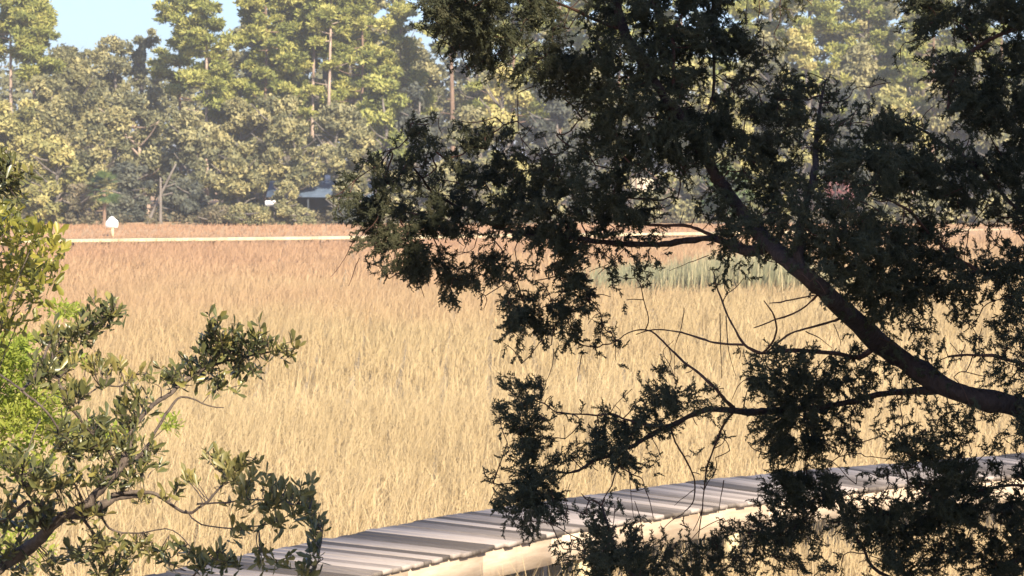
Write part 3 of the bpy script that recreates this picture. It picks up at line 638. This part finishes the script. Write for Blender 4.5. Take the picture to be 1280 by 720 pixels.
gap_ = (G >= 5) & (G <= 8) & (rng.random(G.shape) < .09); gap_[:8] = False; gap_[:, 44:] = False; G[gap_] = 1.6   # small see-through gaps
def depth(x, y):                                # the boughs reach towards and away from the viewer
    return CD + .55 * math.sin(x * .0065 + 1.0) * math.cos(y * .008 + .6) + .22 * math.sin(x * .019 + y * .013) + .3 * (x - 900) / 900
TRX = at(1500, 560, CD + .5)[0]; TRY = CD + .5
tree = empty('cedar_tree', (TRX, TRY, float(ground_z(TRX, TRY))), 'big dark cedar in the shade reaching in from the right', 'tree')
tp = smooth_path([(TRX + .1, TRY, 1.3), (TRX, TRY, 2.4), (TRX - .05, TRY + .05, 3.6), (TRX + .05, TRY, 5.2), (TRX, TRY - .05, 7.0), (TRX + .05, TRY, 9.0)], 5)
tb = MB(); tb.tube(tp, np.interp(np.arange(len(tp)), [0, 4, 25], [.24, .17, .03]), 12, rough=.05, rng=rng); tb.build('trunk', M['cedar_bark'], tree, smooth=True)
def trunk_at(y_px): 
    p = at(1500, y_px, TRY); p[0] = TRX; return p
LIMBS = [  # pixel path, and thickness in pixels along it; * = starts at the trunk
 ('*', 590, [(1400, 552, 30), (1280, 511, 26), (1230, 500, 25), (1180, 483, 25), (1140, 458, 25), (1100, 428, 24), (1050, 383, 22), (1020, 355, 21), (985, 325, 21), (955, 298, 21), (935, 275, 18), (915, 248, 16), (900, 225, 14), (885, 200, 13), (868, 172, 12), (848, 146, 12), (830, 122, 12), (800, 75, 12), (782, 48, 12), (771, 10, 11), (764, -40, 9), (740, -110, 6)]),
 ('', 0, [(958, 308, 14), (940, 313, 13), (920, 309, 12), (895, 299, 9), (860, 302, 8), (832, 306, 7.5), (800, 306, 7), (770, 304, 6.5), (745, 301, 6), (720, 297, 6), (675, 296, 5.5), (640, 290, 5), (612, 281, 5), (590, 272, 4.5), (570, 260, 4), (550, 247, 4), (535, 235, 3.5), (525, 220, 3), (515, 208, 2)]),
 ('', 0, [(930, 308, 6), (895, 295, 5), (872, 285, 5), (855, 281, 4.5), (832, 281, 4), (795, 280, 3), (770, 283, 2)]),
 ('', 0, [(1098, 430, 9), (1075, 447, 7), (1040, 443, 6), (1005, 440, 5.5), (975, 440, 5), (952, 442, 4), (930, 431, 3.5), (917, 410, 2.6), (905, 385, 2.4), (897, 365, 2), (892, 340, 1.5)]),
 ('', 0, [(930, 431, 3), (895, 429, 2.6), (870, 422, 2.4), (845, 415, 2.2), (817, 413, 1.8), (795, 418, 1.2)]),
 ('', 0, [(952, 442, 2.8), (965, 427, 2.4), (970, 410, 2.2), (965, 390, 2), (955, 376, 1.4)]),
 ('', 0, [(1050, 398, 3.5), (1040, 402, 3), (1007, 412, 2.6), (985, 420, 2.4), (959, 440, 2)]),
 ('', 0, [(1022, 368, 3), (1010, 380, 2.4), (992, 391, 2.2), (970, 400, 1.8), (942, 410, 1.3)]),
 ('', 0, [(1018, 369, 2), (982, 376, 1.8), (962, 379, 1.2)]),
 ('', 0, [(1195, 488, 13), (1165, 489, 10), (1130, 490, 9), (1090, 496, 8.5), (1060, 503, 8), (1030, 508, 8), (1000, 510, 8), (960, 512, 8.5), (935, 513, 9), (915, 510, 8), (890, 509, 7), (870, 513, 6.5), (850, 524, 6.5), (830, 533, 6), (810, 545, 5.5), (795, 557, 5), (780, 562, 5), (760, 571, 4.5), (745, 576, 4.5), (727, 586, 4), (710, 592, 3), (692, 589, 2.5)]),
 ('', 0, [(917, 510, 5), (900, 491, 4), (885, 478, 3.6), (870, 465, 3.2), (853, 454, 3), (840, 440, 2.6), (826, 426, 2.4), (812, 415, 2.2), (790, 415, 1.8), (770, 426, 1.3)]),
 ('', 0, [(828, 534, 4), (800, 529, 3.5), (780, 524, 3.2), (765, 518, 3), (745, 519, 2.6), (720, 518, 2.4), (695, 516, 2.2), (680, 505, 2), (662, 498, 1.5)]),
 ('', 0, [(917, 514, 5), (905, 530, 3.4), (892, 560, 2.6), (882, 590, 2.2), (877, 635, 1.8), (873, 672, 1.2)]),
 ('', 0, [(838, 530, 3), (843, 548, 2.4), (852, 565, 2.2), (864, 590, 2.2), (868, 610, 2), (865, 630, 1.6), (854, 642, 1.1)]),
 ('', 0, [(1006, 342, 14), (998, 315, 12), (1000, 285, 11), (1008, 250, 9), (1016, 215, 8), (1019, 180, 6), (1024, 140, 4), (1032, 100, 3)]),
 ('*', 330, [(1390, 330, 9), (1320, 295, 7), (1280, 267, 6), (1260, 250, 5.5), (1235, 222, 5), (1210, 200, 4.5), (1180, 180, 4), (1150, 160, 3), (1120, 148, 2)]),
 ('*', 440, [(1400, 400, 8), (1320, 350, 6), (1270, 340, 5), (1235, 340, 4.5), (1210, 330, 4.5), (1185, 314, 4), (1160, 290, 3.5), (1135, 263, 3), (1110, 250, 2)]),
 ('*', 640, [(1400, 620, 8), (1280, 607, 5), (1235, 611, 4.5), (1172, 622, 4), (1120, 640, 3), (1070, 655, 2)]),
 ('*', 480, [(1390, 475, 7), (1280, 456, 5), (1247, 446, 4), (1215, 444, 3.5), (1185, 446, 3)]),
 ('*', 60, [(1400, 40, 9), (1300, 30, 7), (1220, 60, 6), (1190, 100, 5), (1185, 140, 4)]),
 ('*', -60, [(1380, -80, 9), (1260, -90, 7), (1120, -80, 6), (1000, -50, 5), (930, -20, 5), (893, 0, 4.5), (893, 60, 4), (892, 114, 3.5), (880, 150, 2)]),
 ('', 0, [(842, 115, 4.5), (842, 88, 5), (842, 70, 5), (840, 48, 4.5), (831, 40, 4), (820, 18, 3.5), (812, -15, 3)]),
 ('', 0, [(839, 46, 3), (846, 30, 2.6), (854, 15, 2)]),
 ('', 0, [(775, 36, 5), (745, 25, 4), (720, 12, 4), (690, 0, 3.5), (650, -12, 3), (600, 5, 2.5), (570, 30, 2)]),
 ('*', 700, [(1400, 720, 12), (1280, 735, 9), (1180, 738, 8), (1100, 715, 5), (1078, 683, 4.5), (1060, 655, 4), (1048, 628, 3), (1040, 600, 2)]),
 ('*', 740, [(1400, 790, 10), (1250, 800, 8), (1100, 780, 7), (960, 760, 6), (860, 745, 5), (800, 725, 4), (770, 690, 3.5), (757, 650, 3), (752, 632, 2)]),
]
limb_pts = []                                   # (x px, y px, world) samples for the twig network
for st, ty, pts in LIMBS:
    P = smooth_path(np.array(pts, float), 4); W = np.array([at(x, y, depth(x, y)) for x, y, _ in P]); rr = P[:, 2] * .5 * CD / F
    if st == '*':
        W = np.vstack([trunk_at(ty), W]); rr = np.concatenate([[rr[0] * 1.25], rr])
        W = np.vstack([W[:1], (W[:1] * .5 + W[1:2] * .5) - (0, 0, .02), W[1:]]); rr = np.concatenate([rr[:1], rr[:1] * .95, rr[1:]])
    br_ = np.cumsum(rng.normal(0, .0016, W.shape), 0); br_ -= br_[:1] + (br_[-1:] - br_[:1]) * np.linspace(0, 1, len(W))[:, None]; W += br_ * .6 * (rr[:, None] < .02); rr = rr * (1 + .09 * np.convolve(rng.normal(size=len(rr) + 2), [.5, .7, .5], 'valid'))
    mb = MB(); mb.tube(W, rr, 12 if rr.max() > .02 else 6, rough=.09, rng=rng)
    mb.build('limb', M['cedar_bark'] if rr.max() > .014 else M['cedar_twig'], tree, smooth=True)
    for q in range(len(P)): limb_pts.append((P[q, 0], P[q, 1], W[q + (2 if st == '*' else 0)]))

# twig network: every cell of foliage hangs on its nearest neighbour nearer the limbs
nodes = [(p[2], -1) for p in limb_pts]; NL = len(nodes)
cells = []
for r_ in range(NR + 8):
    for c_ in range(NX):
        if G[r_, c_] >= .8:
            x, y = 400 + 20 * (c_ + .5) + rng.uniform(-7, 7), 20 * (r_ - 8 + .5) + rng.uniform(-7, 7)
            cells.append((c_, r_, at(x, y, depth(x, y) + rng.normal(0, .09 if c_ < 44 else .45))))
CP = np.array([c[2] for c in cells]); NP_ = np.array([p[0] for p in nodes])
best = np.full(len(cells), 1e9); par = np.zeros(len(cells), int)
for k_ in range(len(cells)):
    d_ = np.linalg.norm(NP_ - CP[k_], axis=1); q = int(d_.argmin()); best[k_], par[k_] = d_[q], q
done = np.zeros(len(cells), bool); order = []; idx = np.zeros(len(cells), int)
for it in range(len(cells)):
    k_ = int(np.where(done, 1e9, best).argmin()); done[k_] = True; idx[k_] = NL + it; order.append(k_)
    d_ = np.linalg.norm(CP - CP[k_], axis=1) * 1.08 + .006; up_ = (d_ < best) & ~done
    best[up_] = d_[up_]; par[up_] = NL + it
cnt = np.ones(len(cells))
pos = {NL + i: k for i, k in enumerate(order)}
for k_ in reversed(order):
    if par[k_] >= NL: cnt[pos[par[k_]]] += cnt[k_]
tw = MB(); tdir = np.zeros((len(cells), 3))
for k_ in order:
    p0 = NP_[par[k_]] if par[k_] < NL else CP[pos[par[k_]]]; p1 = CP[k_]; tdir[k_] = unit(p1 - p0)
    L_ = np.linalg.norm(p1 - p0); mid = (p0 + p1) / 2 + rng.normal(0, .09 * L_, 3)
    r0 = min(.0042, .0010 + .00042 * math.sqrt(cnt[k_])); tw.tube(smooth_path([p0, mid, p1], 3), np.linspace(r0 * 1.1, r0 * .85, 7), 4)
# loose bare twigs
BARE = [[(692, 436), (690, 455), (680, 480)], [(728, 440), (722, 478)], [(855, 385), (852, 410), (845, 432), (842, 474)], [(900, 392), (901, 440), (902, 472)], [(908, 395), (912, 440), (920, 470)],
        [(452, 284), (440, 305), (428, 328), (414, 346)], [(449, 322), (442, 340), (436, 358)], [(1008, 415), (1025, 425), (1040, 438)], [(1042, 405), (1048, 420), (1050, 434)], [(885, 320), (860, 328), (836, 338)],
        [(780, 312), (760, 330), (735, 340)], [(736, 372), (748, 385), (752, 400), (750, 425)], [(720, 545), (722, 575), (716, 600)], [(786, 585), (790, 620), (792, 648)], [(868, 612), (850, 625), (842, 632)], [(942, 470), (925, 480), (915, 500)],
        [(905, 600), (898, 640)], [(575, 285), (572, 300), (580, 308)], [(585, 285), (582, 305), (576, 318)], [(598, 285), (592, 310), (578, 318), (560, 322)], [(845, 480), (838, 460), (828, 440), (842, 425)]]
for B_ in BARE:
    P = smooth_path(np.array(B_, float), 4) ; P = P + np.cumsum(rng.normal(0, .35, P.shape), 0)
    W = np.array([at(x, y, depth(x, y) + .02) for x, y in P]); tw.tube(W, np.linspace(.0019, .0009, len(W)), 4)
tw.build('twigs', M['cedar_twig'], tree)

# spray templates: alternate branchlets of scale-leaved tips
def spray(rng, L_, full=True):
    S = []                                       # segments: p0, p1, r0
    ax = smooth_path([(0, 0, 0), (L_ * .35, rng.normal(0, .06) * L_, rng.normal(0, .06) * L_), (L_ * .7, rng.normal(0, .12) * L_, rng.normal(0, .1) * L_), (L_, rng.normal(0, .2) * L_, rng.normal(0, .16) * L_)], 4)
    for i in range(len(ax) - 1): S.append((ax[i], ax[i + 1], .0017))
    side = 1
    for i in range(2, len(ax)):
        for rep in range(2 if full else 1):
            side = -side; u = i / (len(ax) - 1); l = L_ * (.36 - .2 * u) * rng.uniform(.6, 1.1)
            fw_ = unit(ax[i] - ax[i - 1]); rl = rng.normal(0, .9); sv = np.array((0, math.cos(rl) * side, math.sin(rl)))
            d_ = unit(fw_ * rng.uniform(.5, .9) + sv * .8 + rng.normal(0, .15, 3)); p0 = ax[i]; m_ = p0 + d_ * l * .55; d2 = unit(d_ + fw_ * .35 + rng.normal(0, .2, 3)); p1 = m_ + d2 * l * .5
            S.append((p0, m_, .0014)); S.append((m_, p1, .0014))
            for v in (.3, .55, .8, 1.0):
                if rng.random() < .2: continue
                q0 = p0 + (m_ - p0) * v if v < .9 else m_
                dd = unit(d_ * .7 + rng.normal(0, .6, 3)); S.append((q0, q0 + dd * l * rng.uniform(.22, .42), .0014))
    return np.array([np.concatenate([a, b_, [r]]) for a, b_, r in S])
TPL = [spray(np.random.default_rng(300 + i), .058) for i in range(14)]
def place_sprays(mb, rng, P, D, scale, rad=1.0):
    """P, D: base and direction arrays; each spray a set of 3-sided spikes"""
    n = len(P); which = rng.integers(0, len(TPL), n)
    D = unit(D); up = unit(rng.normal(size=(n, 3))); Sd = unit(np.cross(D, up)); Up = np.cross(Sd, D)
    tone = rng.normal(.45, .17, n)
    for t_ in range(len(TPL)):
        I = np.where(which == t_)[0]
        if not len(I): continue
        T_ = TPL[t_]; m_ = len(T_); sc = scale[I][:, None, None]
        Rm = np.stack([D[I], Sd[I], Up[I]], 1)
        a = np.einsum('mk,nkj->nmj', T_[:, :3], Rm) * sc + P[I][:, None]; b_ = np.einsum('mk,nkj->nmj', T_[:, 3:6], Rm) * sc + P[I][:, None]
        a, b_ = a.reshape(-1, 3), b_.reshape(-1, 3); r_ = np.tile(T_[:, 6], len(I)) * rad * rng.uniform(.75, 1.3, len(a))
        d_ = unit(b_ - a); A = unit(np.cross(d_, (.3, .2, .93))); Bv = np.cross(d_, A)
        c_ = a + (b_ - a) * .3
        V = np.stack([c_ + (A * math.cos(q) + Bv * math.sin(q)) * r_[:, None] for q in (0, 2.094, 4.189)] + [a, b_ + d_ * .0015], 1)
        o = np.arange(len(a))[:, None] * 5
        tn = np.clip(np.repeat(tone[I], m_) + rng.normal(0, .1, len(a)), 0, 1)
        mb.add(V.reshape(-1, 3), [o + np.array(f) for f in ((0, 1, 4), (1, 2, 4), (2, 0, 4), (1, 0, 3), (2, 1, 3), (0, 2, 3))], np.repeat(tn, 5))
gy_, gx_ = np.gradient(np.pad(G, 2, mode='edge')); k3 = lambda a: sum(np.roll(np.roll(a, i, 0), j, 1) for i in (-1, 0, 1) for j in (-1, 0, 1))[2:-2, 2:-2] / 9
gx_, gy_ = k3(gx_), k3(gy_)
SP, SD, SS = [], [], []; cdir = rng.normal(0, .35, (len(cells), 3))
for k_, (c_, r_, w_) in enumerate(cells):
    inside = c_ < 45 and r_ >= 7; d_ = G[r_, c_]
    nsp = (32 if inside else 5.0) * (d_ / 9) ** 2.3; nsp *= 1.45 if (r_ >= 35 and c_ >= 29) else 1.0; nsp = int(nsp) + (rng.random() < nsp - int(nsp))
    outv = np.array((-gx_[r_, c_], 0, gy_[r_, c_])) * .45
    for q in range(nsp):
        sc = rng.uniform(.6, 1.1) * (1.0 if inside else 2.4)
        dr = unit(outv + tdir[k_] * .45 + cdir[k_] + rng.normal(0, .36, 3) + np.array((0, 0, -.12)))
        base = w_ + np.array((rng.uniform(-.5, .5), 0, rng.uniform(-.5, .5))) * 20 * CD / F * 1.0 + np.array((0, rng.normal(0, .07 if inside else .3), 0))
        SP.append(base - dr * .034 * sc); SD.append(dr); SS.append(sc)
# the rest of the crown, above and to the right of the frame
n_ex = 900; zz = 5.5 + 3.6 * rng.random(n_ex); rad_ = (9.3 - zz) * .42 * np.sqrt(rng.random(n_ex)); an = rng.random(n_ex) * 6.28
for q in range(n_ex):
    dv = np.array((math.cos(an[q]), math.sin(an[q]), 0)); SP.append(np.array((TRX, TRY, zz[q])) + dv * rad_[q]); SD.append(dv + rng.normal(0, .4, 3)); SS.append(rng.uniform(3, 5))
cr = MB(); place_sprays(cr, np.random.default_rng(9), np.array(SP), np.array(SD), np.array(SS), 1.0)
cr.build('crown', M['cedar_leaf'], tree)

# ------------------------------------------------------------------ left foreground shrub
def leaf_shape(rng, P, D, length, width, mb, tint):
    """spatulate leaves folded a little along the midrib"""
    n = len(P); D = unit(D); N = unit(np.cross(D, rng.normal(size=(n, 3)))); S = np.cross(D, N); l = length[:, None]; w_ = width[:, None] / 2
    cup = N * l * rng.uniform(-.05, .12, (n, 1)); f = N * w_ * .45
    V = np.stack([P, P + D * l * .38, P + D * l * .74 + cup * .5, P + D * l + cup, P + D * l * .36 + S * w_ * .62 + f, P + D * l * .74 + S * w_ + f + cup * .5, P + D * l * .36 - S * w_ * .62 + f, P + D * l * .74 - S * w_ + f + cup * .5], 1)
    o = np.arange(n)[:, None] * 8
    mb.add(V.reshape(-1, 3), [o + np.array(q) for q in ((0, 4, 1), (0, 1, 6), (2, 5, 3), (2, 3, 7))] + [o + np.array(q) for q in ((1, 4, 5, 2), (6, 1, 2, 7))], np.repeat(tint, 8))
BD = 6.7
def bdepth(x, y): return BD + .35 * math.sin(x * .012 + y * .009) + .25 * math.cos(y * .017 - x * .006)
rng = np.random.default_rng(31)
b0 = at(-190, 800, BD); bgz = float(ground_z(b0[0], BD))
bush = empty('evergreen_shrub', (b0[0], BD, bgz), 'dark small leaved shrub reaching in from the lower left', 'shrub')
st = MB(); st.tube(smooth_path([(b0[0] - .1, BD, bgz - .2), (b0[0] - .05, BD, (bgz + b0[2]) / 2), b0, at(-120, 770, BD), at(-50, 735, bdepth(-50, 735)), at(0, 705, bdepth(0, 705))], 4), np.linspace(.05, .027, 21), 9, rough=.05, rng=rng)
st.tube(smooth_path([b0, at(-170, 640, BD), at(-120, 420, BD), at(-60, 260, BD), at(-20, 215, BD)], 4), np.linspace(.034, .01, 17), 8)
st.build('stem', M['bush_bark'], bush, smooth=True)
BR = [
 [(0, 705, 21), (25, 692, 19), (50, 673, 16), (67, 655, 14), (85, 645, 12), (105, 642, 11), (125, 632, 12), (147, 624, 9), (168, 625, 5)],
 [(67, 655, 12), (90, 635, 10), (115, 622, 11), (133, 603, 11), (148, 580, 10), (160, 555, 8), (163, 535, 7), (175, 520, 6.5), (195, 501, 6), (211, 491, 6), (228, 477, 5), (260, 461, 4), (300, 450, 3), (345, 440, 2)],
 [(150, 585, 5), (170, 575, 5), (182, 562, 4.5), (195, 540, 4), (214, 511, 4), (230, 496, 3), (262, 508, 2), (280, 512, 1.4)],
 [(140, 618, 6), (165, 615, 6), (190, 615, 5), (210, 627, 4.5), (230, 638, 4), (246, 630, 3.4), (270, 610, 3), (285, 590, 2.4), (300, 570, 1.6)],
 [(246, 631, 2.6), (275, 628, 2.4), (310, 625, 2.2), (350, 628, 2), (385, 640, 1.8), (402, 664, 1.6), (400, 690, 1.4), (392, 715, 1.1)],
 [(232, 638, 2.4), (250, 655, 2), (300, 662, 1.8), (340, 655, 1.5), (370, 640, 1.1)],
 [(60, 665, 8), (40, 640, 6), (36, 625, 6), (10, 645, 5), (-20, 660, 4)],
 [(95, 655, 4), (70, 640, 3.6), (45, 627, 3), (30, 600, 2.6), (35, 560, 2.2), (50, 520, 2)],
 [(148, 582, 5), (130, 560, 4), (105, 530, 3.6), (80, 500, 3.2), (70, 470, 3), (62, 450, 3), (68, 428, 2.4), (95, 412, 2.2), (125, 398, 2), (140, 378, 1.3)],
 [(30, 487, 3.4), (48, 468, 3.6), (60, 445, 3.4), (67, 428, 2.6)],
 [(80, 545, 2.6), (60, 515, 2.8), (30, 487, 3), (10, 470, 2.4), (-15, 455, 2)],
 [(105, 650, 4), (118, 670, 3.4), (130, 700, 3), (140, 735, 2.5)],
 [(125, 635, 3.5), (134, 660, 3), (170, 668, 2.2), (215, 665, 1.6), (240, 690, 1.4)],
 [(230, 735, 3), (255, 705, 2.4), (272, 690, 2)],
 [(95, 505, 2.2), (125, 482, 2.2), (150, 482, 2), (172, 470, 1.6)],
 [(-20, 215, 4), (0, 212, 3), (14, 205, 2)],
]
bpts = []
for pts in BR:
    P = smooth_path(np.array(pts, float), 4); W = np.array([at(x, y, bdepth(x, y)) for x, y, _ in P]); rr = P[:, 2] * .5 * BD / F
    W += np.cumsum(rng.normal(0, .0014, W.shape), 0) * (rr[:, None] < .012)
    mb = MB(); mb.tube(W, rr, 8 if rr.max() > .01 else 5, rough=.06, rng=rng); mb.build('branch', M['bush_bark'], bush, smooth=True)
    for q in range(len(P)): bpts.append((P[q, 0], P[q, 1], *W[q]))
for a_, b_ in (((-190, 800), (-170, 640)), ((-170, 640), (-120, 420)), ((-120, 420), (-60, 260)), ((-60, 260), (-20, 215)), ((-120, 770), (0, 705))):   # the stem past the frame carries leaves too
    for t_ in np.linspace(0, 1, 6): x_, y_ = a_[0] + (b_[0] - a_[0]) * t_, a_[1] + (b_[1] - a_[1]) * t_; bpts.append((x_, y_, *at(x_, y_, BD)))
bpts = np.array(bpts)
CL = [  # leaf clusters: centre, half size, shoots, olive with painted sun?
 (140, 388, 26, 16, 9, 0), (118, 402, 22, 12, 6, 0), (100, 418, 22, 14, 8, 0), (75, 425, 22, 22, 10, 0), (70, 460, 32, 24, 14, 0), (95, 490, 26, 16, 9, 0), (52, 470, 18, 16, 4, 0),
 (135, 458, 22, 12, 4, 1), (165, 468, 16, 10, 3, 1), (118, 450, 16, 12, 3, 1),
 (262, 420, 26, 24, 10, 0), (285, 440, 32, 24, 14, 0), (245, 458, 24, 16, 8, 0), (222, 472, 22, 10, 6, 0), (318, 425, 26, 20, 9, 0), (345, 442, 20, 12, 6, 1), (305, 465, 24, 12, 7, 0), (265, 480, 22, 10, 5, 0), (205, 468, 20, 8, 4, 0),
 (170, 500, 20, 14, 6, 0), (150, 520, 26, 16, 9, 0), (120, 532, 30, 20, 11, 0), (165, 558, 24, 22, 10, 0), (185, 575, 20, 16, 7, 0), (110, 560, 34, 20, 12, 0), (85, 570, 26, 20, 8, 0), (40, 590, 30, 24, 9, 0), (90, 600, 34, 16, 9, 0), (15, 620, 22, 20, 6, 0),
 (25, 575, 24, 16, 4, 0), (75, 540, 20, 14, 4, 0), (135, 595, 22, 14, 7, 0), (170, 600, 20, 12, 5, 0),
 (272, 575, 20, 16, 6, 1), (295, 585, 24, 16, 8, 1), (315, 575, 14, 14, 3, 1), (305, 612, 28, 14, 8, 1), (345, 612, 24, 18, 9, 1), (375, 615, 20, 18, 8, 1), (335, 632, 24, 10, 5, 1), (385, 640, 16, 16, 6, 1), (400, 662, 10, 12, 4, 0),
 (235, 598, 12, 10, 3, 1), (215, 605, 12, 8, 2, 1), (240, 688, 18, 10, 5, 0), (262, 700, 24, 14, 8, 0), (290, 705, 16, 10, 4, 0), (330, 702, 22, 12, 5, 1), (370, 712, 18, 8, 3, 1), (205, 700, 16, 12, 4, 0),
 (60, 640, 30, 14, 7, 0), (100, 690, 26, 20, 8, 0), (70, 705, 24, 14, 5, 1), (125, 672, 18, 14, 4, 1), (150, 695, 20, 18, 6, 0), (20, 660, 22, 14, 4, 0), (310, 660, 24, 10, 3, 1), (340, 655, 20, 8, 3, 1), (392, 700, 10, 14, 3, 0),
 (15, 690, 22, 16, 6, 1), (45, 655, 24, 14, 6, 0), (35, 715, 24, 10, 5, 1), (175, 690, 22, 16, 6, 1), (110, 640, 26, 12, 6, 1), (60, 610, 28, 14, 6, 1), (130, 710, 24, 12, 6, 0), (140, 560, 26, 16, 5, 1), (95, 455, 22, 12, 4, 1), (285, 425, 26, 14, 4, 1), (190, 620, 18, 10, 3, 1),
 (-40, 250, 30, 40, 14, 0), (-70, 320, 36, 50, 18, 0), (-30, 300, 20, 40, 8, 0), (-110, 400, 40, 60, 18, 0), (-60, 230, 40, 30, 12, 0), (-140, 520, 40, 60, 16, 0), (-90, 620, 50, 50, 16, 0), (-60, 690, 50, 40, 14, 0),
 (6, 205, 18, 14, 8, 0), (22, 218, 18, 12, 7, 0), (4, 235, 16, 12, 6, 0), (20, 250, 14, 10, 4, 0),
]
lv = {0: MB(), 1: MB()}; tws = [MB(), MB()]
for cx, cy, rx, ry, ns, ol in CL:
    tw = tws[int((cx < 30 and cy < 260) or cx < -25)]; d2 = (bpts[:, 0] - cx) ** 2 + (bpts[:, 1] - cy) ** 2; near = bpts[d2.argmin()]
    for q in range(int(ns * 1.9)):
        x, y = cx + rng.normal(0, .5) * rx, cy + rng.normal(0, .5) * ry; dd = bdepth(x, y) + rng.normal(0, .05)
        tip = at(x, y, dd); d2 = (bpts[:, 0] - x) ** 2 + (bpts[:, 1] - y - 6) ** 2; o0 = bpts[d2.argmin(), 2:] * .6 + near[2:] * .4
        if d2.min() < 400: o0 = bpts[d2.argmin(), 2:]
        pth = smooth_path([o0, (o0 + tip) / 2 + rng.normal(0, .008, 3), tip], 3); tw.tube(pth, np.linspace(.0016, .0009, len(pth)), 4)
        sd = unit(tip - o0 + np.array((rng.normal(0, .02), 0, .03))); n_ = int(rng.integers(5, 9))
        pos_ = tip - sd * (rng.random((n_, 1)) ** 1.4) * .05
        dr = sd * .75 + rng.normal(0, .6, (n_, 3)) + np.array((0, 0, .35))
        ln = .02 + .03 * rng.random(n_) ** 1.2; leaf_shape(rng, pos_, dr, ln, ln * rng.uniform(.26, .38, n_), lv[ol], np.clip(rng.normal(.4, .22, n_), 0, 1))
for tw in tws: tw.build('twigs', M['bush_bark'], bush)
lv[0].build('leaves', M['bush_leaf'], bush); o = lv[1].build('leaves', M['bush_leaf_sun_olive'], bush); o['label'] = 'olive yellow leaves of the outer twigs with sunlight in their colour'

# two sunlit shrubs behind it
def back_shrub(name, label, D, blobs, leaf, ln0, ln1, wr, dens, seed, rootpx):
    rng = np.random.default_rng(seed); p = at(rootpx, 700, D); gz = float(ground_z(p[0], D)); root = empty(name, (p[0], D, gz), label, 'shrub')
    st = MB(); lf = MB(); hub = np.array((p[0], D, gz + .5)); st.tube([(p[0], D, gz - .2), hub], [.04, .03], 7)
    for bi, (cx, cy, rx, ry, n_) in enumerate(blobs):
        c = at(cx, cy, D + rng.normal(0, .25)); pth = smooth_path([hub, hub * .6 + c * .4 + np.array((rng.normal(-.1, .08), rng.normal(.2, .1), -.1)), c], 5)
        if bi % 3 == 0: st.tube(pth, np.linspace(.014, .002, len(pth)), 5)
        k = px(D); n = int(n_ * dens); P = c + unit(rng.normal(size=(n, 3))) * (rng.random((n, 1)) ** .45) * np.array((rx * k, .22, ry * k))
        l = rng.uniform(ln0, ln1, n); leaf_shape(rng, P, (P - c) * 3 + rng.normal(0, .35, (n, 3)) + (0, 0, .2), l, l * wr, lf, np.clip(rng.normal(rng.uniform(.35, .65), .2, n), 0, 1))
    st.build('stem', M['bush_bark'], root); lf.build('leaves', M[leaf], root)
back_shrub('sunlit_shrub', 'tall yellow green shrub glowing in sun at the left edge', 10.6,
    [(45, 295, 22, 16, 60), (20, 300, 24, 24, 80), (60, 320, 16, 18, 50), (35, 340, 26, 22, 90), (10, 350, 22, 24, 70), (55, 350, 20, 14, 50), (12, 270, 22, 20, 60), (-20, 310, 30, 60, 200), (40, 375, 16, 10, 30), (8, 385, 18, 16, 40), (-25, 420, 30, 50, 120), (70, 300, 8, 10, 14), (22, 405, 24, 12, 30)],
    'gold_leaf', .04, .08, .36, 1.15, 61, -170)
back_shrub('sunlit_shrub', 'low lime green feathery shrub behind the dark leaved branches', 12.5,
    [(20, 460, 34, 24, 300), (40, 500, 40, 24, 350), (60, 535, 36, 20, 300), (10, 530, 34, 30, 300), (90, 390, 14, 9, 60), (70, 385, 16, 8, 40), (212, 530, 16, 14, 40), (150, 545, 22, 14, 60), (110, 545, 26, 16, 120), (5, 440, 30, 20, 240), (30, 580, 40, 24, 240), (-20, 500, 40, 70, 500), (20, 680, 50, 30, 200), (100, 450, 22, 10, 40), (30, 425, 24, 10, 60)],
    'lime_leaf', .025, .06, .34, 1.9, 62, -170)

# ------------------------------------------------------------------ air
hz = MB(); hz.box((0, 1200, 18), (5200, 3700, 46))
m = bpy.data.materials.new('haze'); m.use_nodes = True; n = m.node_tree; n.nodes.remove(n.nodes['Principled BSDF'])
v = n.nodes.new('ShaderNodeVolumePrincipled'); v.inputs['Color'].default_value = (.96, .92, .86, 1); v.inputs['Density'].default_value = .0007; v.inputs['Anisotropy'].default_value = .2
n.links.new(v.outputs[0], n.nodes['Material Output'].inputs['Volume'])
tag(hz.build('haze', m), 'thin bright haze in the air over the marsh', 'haze', kind='stuff')
